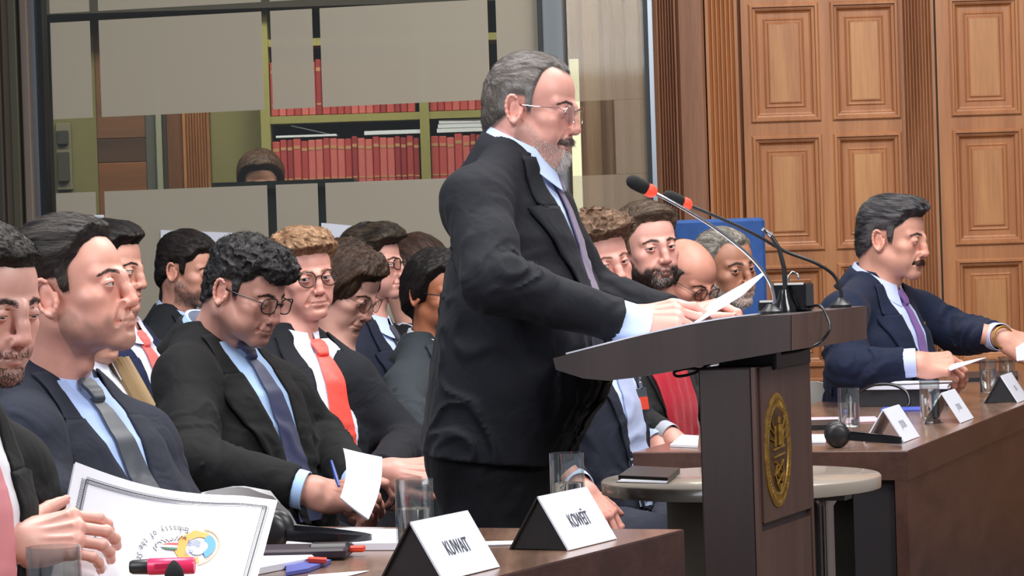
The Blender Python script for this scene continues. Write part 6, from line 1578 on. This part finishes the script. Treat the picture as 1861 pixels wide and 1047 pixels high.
# flowing script strokes under the curved words
g = Geo(); rs = np.random.RandomState(4)
for k in range(9):
    a0 = math.radians(290 - k * 11); r = .030
    P = [cp(-.030 + (r + .004 * math.sin(3 * t + k)) * math.cos(a0 - .16 * t), .016 + (r + .004 * math.sin(3 * t + k)) * math.sin(a0 - .16 * t), .0036) for t in np.linspace(0, 1, 9)]
    g.tube(P, [.0004, .0008, .001, .0008, .0005, .0008, .001, .0008, .0004], 5)
    if k % 2: g.tube([P[4] + bn * 0 + (P[4] - P[0]) * .1 + V(0, 0, .004), P[4] + V(0, 0, .0052) + (P[4] - P[0]) * .12], .0008, 5)
g.build('printed_script', [m_plain('script_grey', srgb(104, 104, 112), .5)], bk)
g = Geo()
for k in range(3): g.tube([bp(.165, .36 + .07 * k, .0014), bp(.18, .375 + .07 * k, .0014), bp(.165, .40 + .07 * k, .0014)], .0006, 5)
g.build('printed_script', [INK], bk)
# highlighter and black microphone tip on the near edge
p0 = on_z(236, 1041, .80); e = Geo(); ax = nrm(V(.97, -.05, 0)); RR = np.stack([nrm(np.cross(ax, V(0, 0, 1))), V(0, 0, 1), ax]) 
a = W(236, 1031, 4.28); RR = np.stack([V(0, 0, 1), np.cross(ax, V(0, 0, 1)), ax])
e.lathe(a, [(0, 0), (.008, 0), (.0105, .004), (.0115, .026), (.0115, .028)], 20, 1, RR); e.lathe(a, [(.0115, .0275), (.0125, .029), (.0125, .094), (.011, .096), (0, .096)], 20, 0, RR)
e.box(a + ax * .05 + V(0, -.0122, .002), V(.012, .0008, .003), None, 2)
tag(e.build('highlighter_pen', [PINK, BLK, m_plain('pink_dark', srgb(200, 30, 80), .4)]), 'pink highlighter pen with grey cap in front of the booklet', 'pen')
e = Geo(); c = W(317, 1052, 4.20); e.lathe(c, [(0, -.35), (.0045, -.35), (.0045, -.02), (.011, -.01), (.0145, .002), (.013, .012), (.008, .021), (.003, .026), (0, .027)], 22)
tag(e.build('microphone_tip', [m_plain('foam_tip', (.01, .01, .012), .9)]), 'black foam microphone tip poking up before the pink highlighter', 'microphone')
# man 3 papers and pen
def paper(name, pts, d, label, cat='papers', curl=None, th=.002, mat=WHITE, n=8):
    P = [W(*p) for p in pts]; g = Geo(); g.sheet(bsheet(P[0], P[1], P[3], P[2], n, n, curl), th); return tag(g.build(name, [mat]), label, cat)
paper('folded_papers', [(624, 816, 6.04), (694, 832, 6.02), (668, 945, 5.84), (617, 905, 5.88)], 0, 'folded white papers held on the lap of the curly-haired reader', curl=lambda s, t: V(.010 * math.sin(3 * s), -.012 * math.sin(math.pi * t), 0), th=.004)
e = Geo(); e.tube([W(602, 838, 5.94), W(611, 868, 5.90), W(616, 884, 5.88)], [.003, .0045, .003], 10); tag(e.build('pen', [m_plain('blue_pen_plastic', srgb(30, 60, 140), .3)]), 'blue pen in the hand of the curly-haired reader', 'pen')
paper('folded_papers', [(762, 850, 6.86), (776, 852, 6.84), (778, 880, 6.76), (768, 882, 6.78)], 0, 'edge of a white paper held by the man with the red tie')
paper('held_pages', [(1294, 550, 5.90), (1388, 497, 5.78), (1350, 534, 5.66), (1262, 588, 5.68)], 0, 'white pages the speaker holds up over the lectern', th=.005)
# foreground desk papers
def flat(name, px, z, th, label, cat, mat=WHITE, up=.001):
    P = [on_z(x, y, z + up) for x, y in px]; g = Geo(); n = len(P); A = np.array(P); B = A + V(0, 0, th)
    g.add(np.concatenate([A, B]), [tuple(range(n))[::-1], tuple(range(n, 2 * n))] + [(i, (i + 1) % n, (i + 1) % n + n, i + n) for i in range(n)], 0, None, False); return tag(g.build(name, [mat]), label, cat)
flat('paper_ream', [(532, 972), (834, 974), (838, 999), (520, 1001)], ZD, .012, 'long thick white paper block lying across the foreground desk behind the glass', 'papers')
flat('loose_sheet', [(560, 1046), (672, 1038), (640, 1046), (560, 1060)], ZD, .001, 'corner of a white sheet at the bottom edge below the folded blue paper', 'paper')
flat('white_strip', [(880, 986), (968, 984), (968, 990), (880, 992)], ZD, .002, 'thin white strip on the desk between the two Kuwait signs', 'paper')
flat('crumpled_paper', [(468, 1018), (560, 1012), (572, 1024), (470, 1044)], ZD, .010, 'crumpled white paper right of the booklet\'s lower corner', 'paper')
flat('blue_leaflet', [(520, 1034), (572, 1020), (602, 1024), (560, 1040), (520, 1047)], ZD, .006, 'folded blue and white leaflet on the foreground desk', 'leaflet', m_plain('leaflet_blue', srgb(84, 92, 168), .5))
flat('red_pen', [(560, 1018), (594, 1020), (594, 1024), (560, 1022)], ZD, .006, 'thin red pen lying on the folded blue leaflet', 'pen', ORANGE, .008)
def headset(c, yaw, label, s=1., z=ZD, flip=1):
    """headphones lying on a desk: c world point of the cup"""
    u = V(math.cos(yaw), math.sin(yaw), 0); w = V(-u[1], u[0], 0); e = empty('headset', c, label, 'headphones')
    R0 = np.stack([u, V(0, 0, 1), -w])
    for k, o_ in ((0, w * -.035), (1, w * .045)):
        g = Geo(); cc = c + o_ * s + V(0, 0, .033 * s); g.lathe(cc, [(0, -.014 * s), (.024 * s, -.014 * s), (.032 * s, -.008 * s), (.034 * s, .002 * s), (.030 * s, .010 * s), (.018 * s, .014 * s), (0, .015 * s)], 28, 0, R0); g.build('ear_cup', [BLK], e)
    arc = []
    for a in np.linspace(-math.pi / 2, math.pi / 2, 21): arc.append(c + u * s * (.03 + .14 * math.cos(a)) + w * s * (.005 + .05 * math.sin(a)) + V(0, 0, (.028 - .016 * math.cos(a)) * s))
    g = Geo(); g.loft([np.array([p + V(0, 0, .009 * s), p - V(0, 0, .009 * s), p - V(0, 0, .009 * s) + nrm(p - c) * .003, p + V(0, 0, .009 * s) + nrm(p - c) * .003]) for p in arc]); g.build('headband', [BLKG], e)
    return e
c = on_z(490, 1006, ZD + .001); headset(c + V(.0, .06, 0), math.radians(-3), 'black headset on the foreground desk right of the booklet')
g = Geo(); p = on_z(600, 1012, ZD + .001); g.box(p + V(0, 0, .012), V(.035, .02, .0115), Rz(-.1), 0, .006); g.box(p + V(.045, 0, .012), V(.014, .010, .005), Rz(-.1), 1, .002); tag(g.build('microphone_unit', [BLK, ORANGE]), 'small black unit with a red tip on the foreground desk', 'device')
g = Geo(); p = on_z(540, 1014, ZD + .001); g.box(p + V(0, 0, .010), V(.09, .05, .009), Rz(-.1), 0, .004); tag(g.build('black_notebook', [m_plain('dark_purple_cover', srgb(46, 34, 44), .5)]), 'dark notebook under the headset on the foreground desk', 'notebook')
# right desk ware
c = on_z(1522, 812, ZD + .001); headset(c, ykR - math.pi / 2 + .25, 'black headset lying at the near end of the right-hand desk', .9)
flat('folder', [(1545, 739), (1724, 737), (1716, 724), (1552, 726)], ZD, .050, 'thick black folder stack on the right-hand desk before the moustached man', 'folder', m_plain('folder_black', (.02, .02, .024), .35))
flat('open_papers', [(1540, 709), (1722, 707), (1732, 698), (1560, 698)], ZD, .010, 'open white papers on the black folder before the moustached man', 'papers', WHITE, .0515)
flat('blue_white_leaflet', [(1600, 748), (1706, 746), (1704, 741), (1606, 742)], ZD, .004, 'flat white and blue leaflet beside the folder on the right-hand desk', 'leaflet', m_plain('leaflet_blue_bright', srgb(70, 90, 190), .5))
flat('loose_sheet', [(1456, 772), (1600, 766), (1590, 758), (1456, 760)], ZD, .002, 'pale pinkish sheet behind the nearest glass on the right-hand desk', 'paper', m_plain('pinkish_paper', srgb(226, 190, 214), .6))
flat('paper_pad', [(1218, 812), (1268, 814), (1270, 796), (1240, 794)], ZD, .006, 'white paper pad on the desk just left of the lectern column', 'papers')
flat('black_cables_bundle', [(1456, 782), (1520, 780), (1524, 770), (1456, 772)], ZD, .012, 'black headset lying flat behind the nearest glass', 'headphones', BLK)
flat('loose_sheet', [(1456, 806), (1500, 806), (1504, 792), (1456, 792)], ZD, .004, 'grey-white sheet under the near headset beside the lectern', 'paper', CARD)
flat('round_coaster', [(1722, 708), (1755, 706), (1752, 700), (1726, 702)], ZD, .004, 'small white pad on the right-hand desk beside the folder', 'paper')
flat('tablet_case', [(1745, 694), (1850, 690), (1850, 680), (1750, 682)], ZD, .012, 'black case behind the far pair of water glasses', 'case', m_plain('case_black', (.02, .02, .03), .4))
cable([W(1560, 712, 8.66), W(1590, 699, 8.64), W(1625, 700, 8.62), W(1648, 714, 8.60), W(1652, 735, 8.58), W(1640, 746, 8.56)], .005, 'black headband and cable arching over the folder on the right-hand desk', BLKG, 'headset_band')
paper('held_sheet', [(1722, 664, 8.72), (1780, 652, 8.66), (1792, 650, 8.58), (1726, 674, 8.66)], 0, 'white sheet held in the right hand of the moustached man')
paper('held_sheet', [(1846, 632, 8.95), (1900, 600, 8.95), (1900, 650, 8.8), (1848, 656, 8.85)], 0, 'white sheet in the far hand of the moustached man, cut by the right edge')
# folder and headset on the round table
def flat_t(*a, **k): return flat(*a, **k)
flat('black_folder', [(1124, 874), (1214, 878), (1236, 860), (1150, 856)], zt, .012, 'black folder with papers on the round side table left of the lectern', 'folder', BLK)
flat('paper_sheet', [(1120, 877), (1210, 880), (1214, 876), (1130, 872)], zt, .002, 'white paper under the black folder on the round side table', 'paper', WHITE, .0142)
e = Geo(); p = on_z(1462, 872, zt + .001); e.lathe(p, [(0, 0), (.018, 0), (.02, .01), (.017, .02), (0, .022)], 16); tag(e.build('small_bowl', [m_plain('pale_ceramic', srgb(206, 208, 190), .3)]), 'small pale bowl at the left of the round side table beside the lectern', 'bowl')
# badges and watch
def badge(I, x, t, label, body_c=None, w=.032, hgt=.05, col=ORANGE, tilt=0.):
    c = I['proj'](x, t, 0)[0] + I['F'] * .010; R, U, F = I['R'], I['U'], I['F']; R = nrm(R * math.cos(tilt) + U * math.sin(tilt)); U = np.cross(F, R); U = U if U @ I['U'] > 0 else -U
    RR = np.stack([R, F, U]); e = Geo(); e.box(c, V(w / 2, .002, hgt / 2), RR, 0, .001); o = e.build('badge', [m_plain('clear_badge_sleeve', srgb(70, 74, 82), .15)]); tag(o, label, 'badge')
    g = Geo(); g.box(c - U * hgt * .18 + F * .0022, V(w / 2 - .002, .0006, hgt * .28), RR); g.build('orange_card', [col], o)
    g = Geo(); g.box(c + U * (hgt * .5 + .008) + F * .001, V(.005, .003, .010), RR, 0, .002); g.box(c + U * (hgt * .5 + .026) + F * .001, V(.004, .003, .006), RR, 0, .002); g.build('clip', [CHROME], o)
badge(i1, -.075, .25, 'clipped badge with orange card on the black jacket of the man holding the booklet', w=.045, hgt=.075)
badge(i17, -.125, .25, 'clipped badge with orange card on the moustached man\'s jacket')
badge(i13, -.06, .22, 'clipped badge with orange card on the chest of the man with the pale blue tie', w=.05, hgt=.06)
e = Geo(); c = i17['proj'](-.085, .115, 0)[0] + i17['F'] * .010; e.lathe(c, [(0, -.001), (.006, -.001), (.006, .001), (.004, .0022), (0, .0022)], 18, 0, np.stack([i17['R'], i17['U'], i17['F']])); tag(e.build('lapel_pin', [GOLD]), 'small round gold pin on the moustached man\'s lapel', 'pin')
e = Geo(); J = i17['J']; ax = nrm(J['wrL'] - J['elL']); c = J['wrL'] + ax * .036; u = nrm(np.cross(ax, V(0, 0, 1))); w = np.cross(u, ax)
e.tube([c + (math.cos(a) * u + math.sin(a) * w) * .033 for a in np.linspace(0, 2 * math.pi, 25)], .004, 8); tag(e.build('wristwatch', [GOLD]), 'gold wristwatch on the moustached man\'s far wrist', 'watch')
# ================================================================ camera and light
cam = bpy.data.objects.new('camera', bpy.data.cameras.new('camera')); bpy.context.scene.collection.objects.link(cam)
Mx = Matrix(((WC[0][0], WC[0][1], WC[0][2], 0), (WC[1][0], WC[1][1], WC[1][2], 0), (WC[2][0], WC[2][1], WC[2][2], HC), (0, 0, 0, 1)))
cam.matrix_world = Mx; cam.data.sensor_width = 36; cam.data.lens = FPX / 1861 * 36; cam.data.clip_start = .05; cam.data.clip_end = 60
bpy.context.scene.camera = cam
def area(name, loc, rot, sx_, sy_, e, c=(1, 1, 1)):
    l = bpy.data.lights.new(name, 'AREA'); l.shape = 'RECTANGLE'; l.size = sx_; l.size_y = sy_; l.energy = e; l.color = c
    o = bpy.data.objects.new(name, l); o.location = loc; o.rotation_euler = rot; bpy.context.scene.collection.objects.link(o); return o
area('ceiling_light', (-.8, 5.4, 4.2), (0, 0, 0), 1.6, 2.6, 160, (1, .98, .95))
area('ceiling_light', (1.6, 7.2, 4.2), (0, 0, 0), 1.6, 2.6, 150, (1, .98, .95))
area('front_right_light', (2.6, 2.6, 3.4), (math.radians(40), 0, math.radians(32)), 1.4, 1.4, 120, (1, .97, .94))  # unseen area light high at the front right
area('front_left_fill', (-3.0, 2.2, 3.2), (math.radians(52), 0, math.radians(-46)), 2.4, 2.0, 110, (.88, .93, 1))  # unseen cool fill added from the front left
area('corridor_fill', (-.9, 12.3, 3.3), (0, 0, 0), 3.6, .5, 115, (1, .96, .86))
area('corridor_fill', (.5, 11.3, 3.3), (0, 0, 0), .9, .4, 40, (1, .96, .88))  # added to brighten the wood behind the right pane
area('back_wall_light', (1.6, 9.4, 3.9), (math.radians(28), 0, 0), 2.4, .8, 30, (1, .95, .88))
wd = bpy.data.worlds.new('room_air'); bpy.context.scene.world = wd; wd.use_nodes = True; bg = wd.node_tree.nodes['Background']; bg.inputs[0].default_value = (.80, .86, 1, 1); bg.inputs[1].default_value = .24
vs = bpy.context.scene.view_settings; vs.view_transform = 'Standard'; vs.look = 'None'; vs.gamma = 1; vs.exposure = 0.06; vs.use_curve_mapping = False
bpy.context.scene.cycles.max_bounces = 16; bpy.context.scene.cycles.transmission_bounces = 16; bpy.context.scene.cycles.diffuse_bounces = 3; bpy.context.scene.cycles.transparent_max_bounces = 16; bpy.context.scene.cycles.use_denoising = True
bpy.context.scene.cycles.caustics_refractive = False; bpy.context.scene.cycles.caustics_reflective = False
for o in bpy.data.objects:
    if '_o' in o: del o['_o']
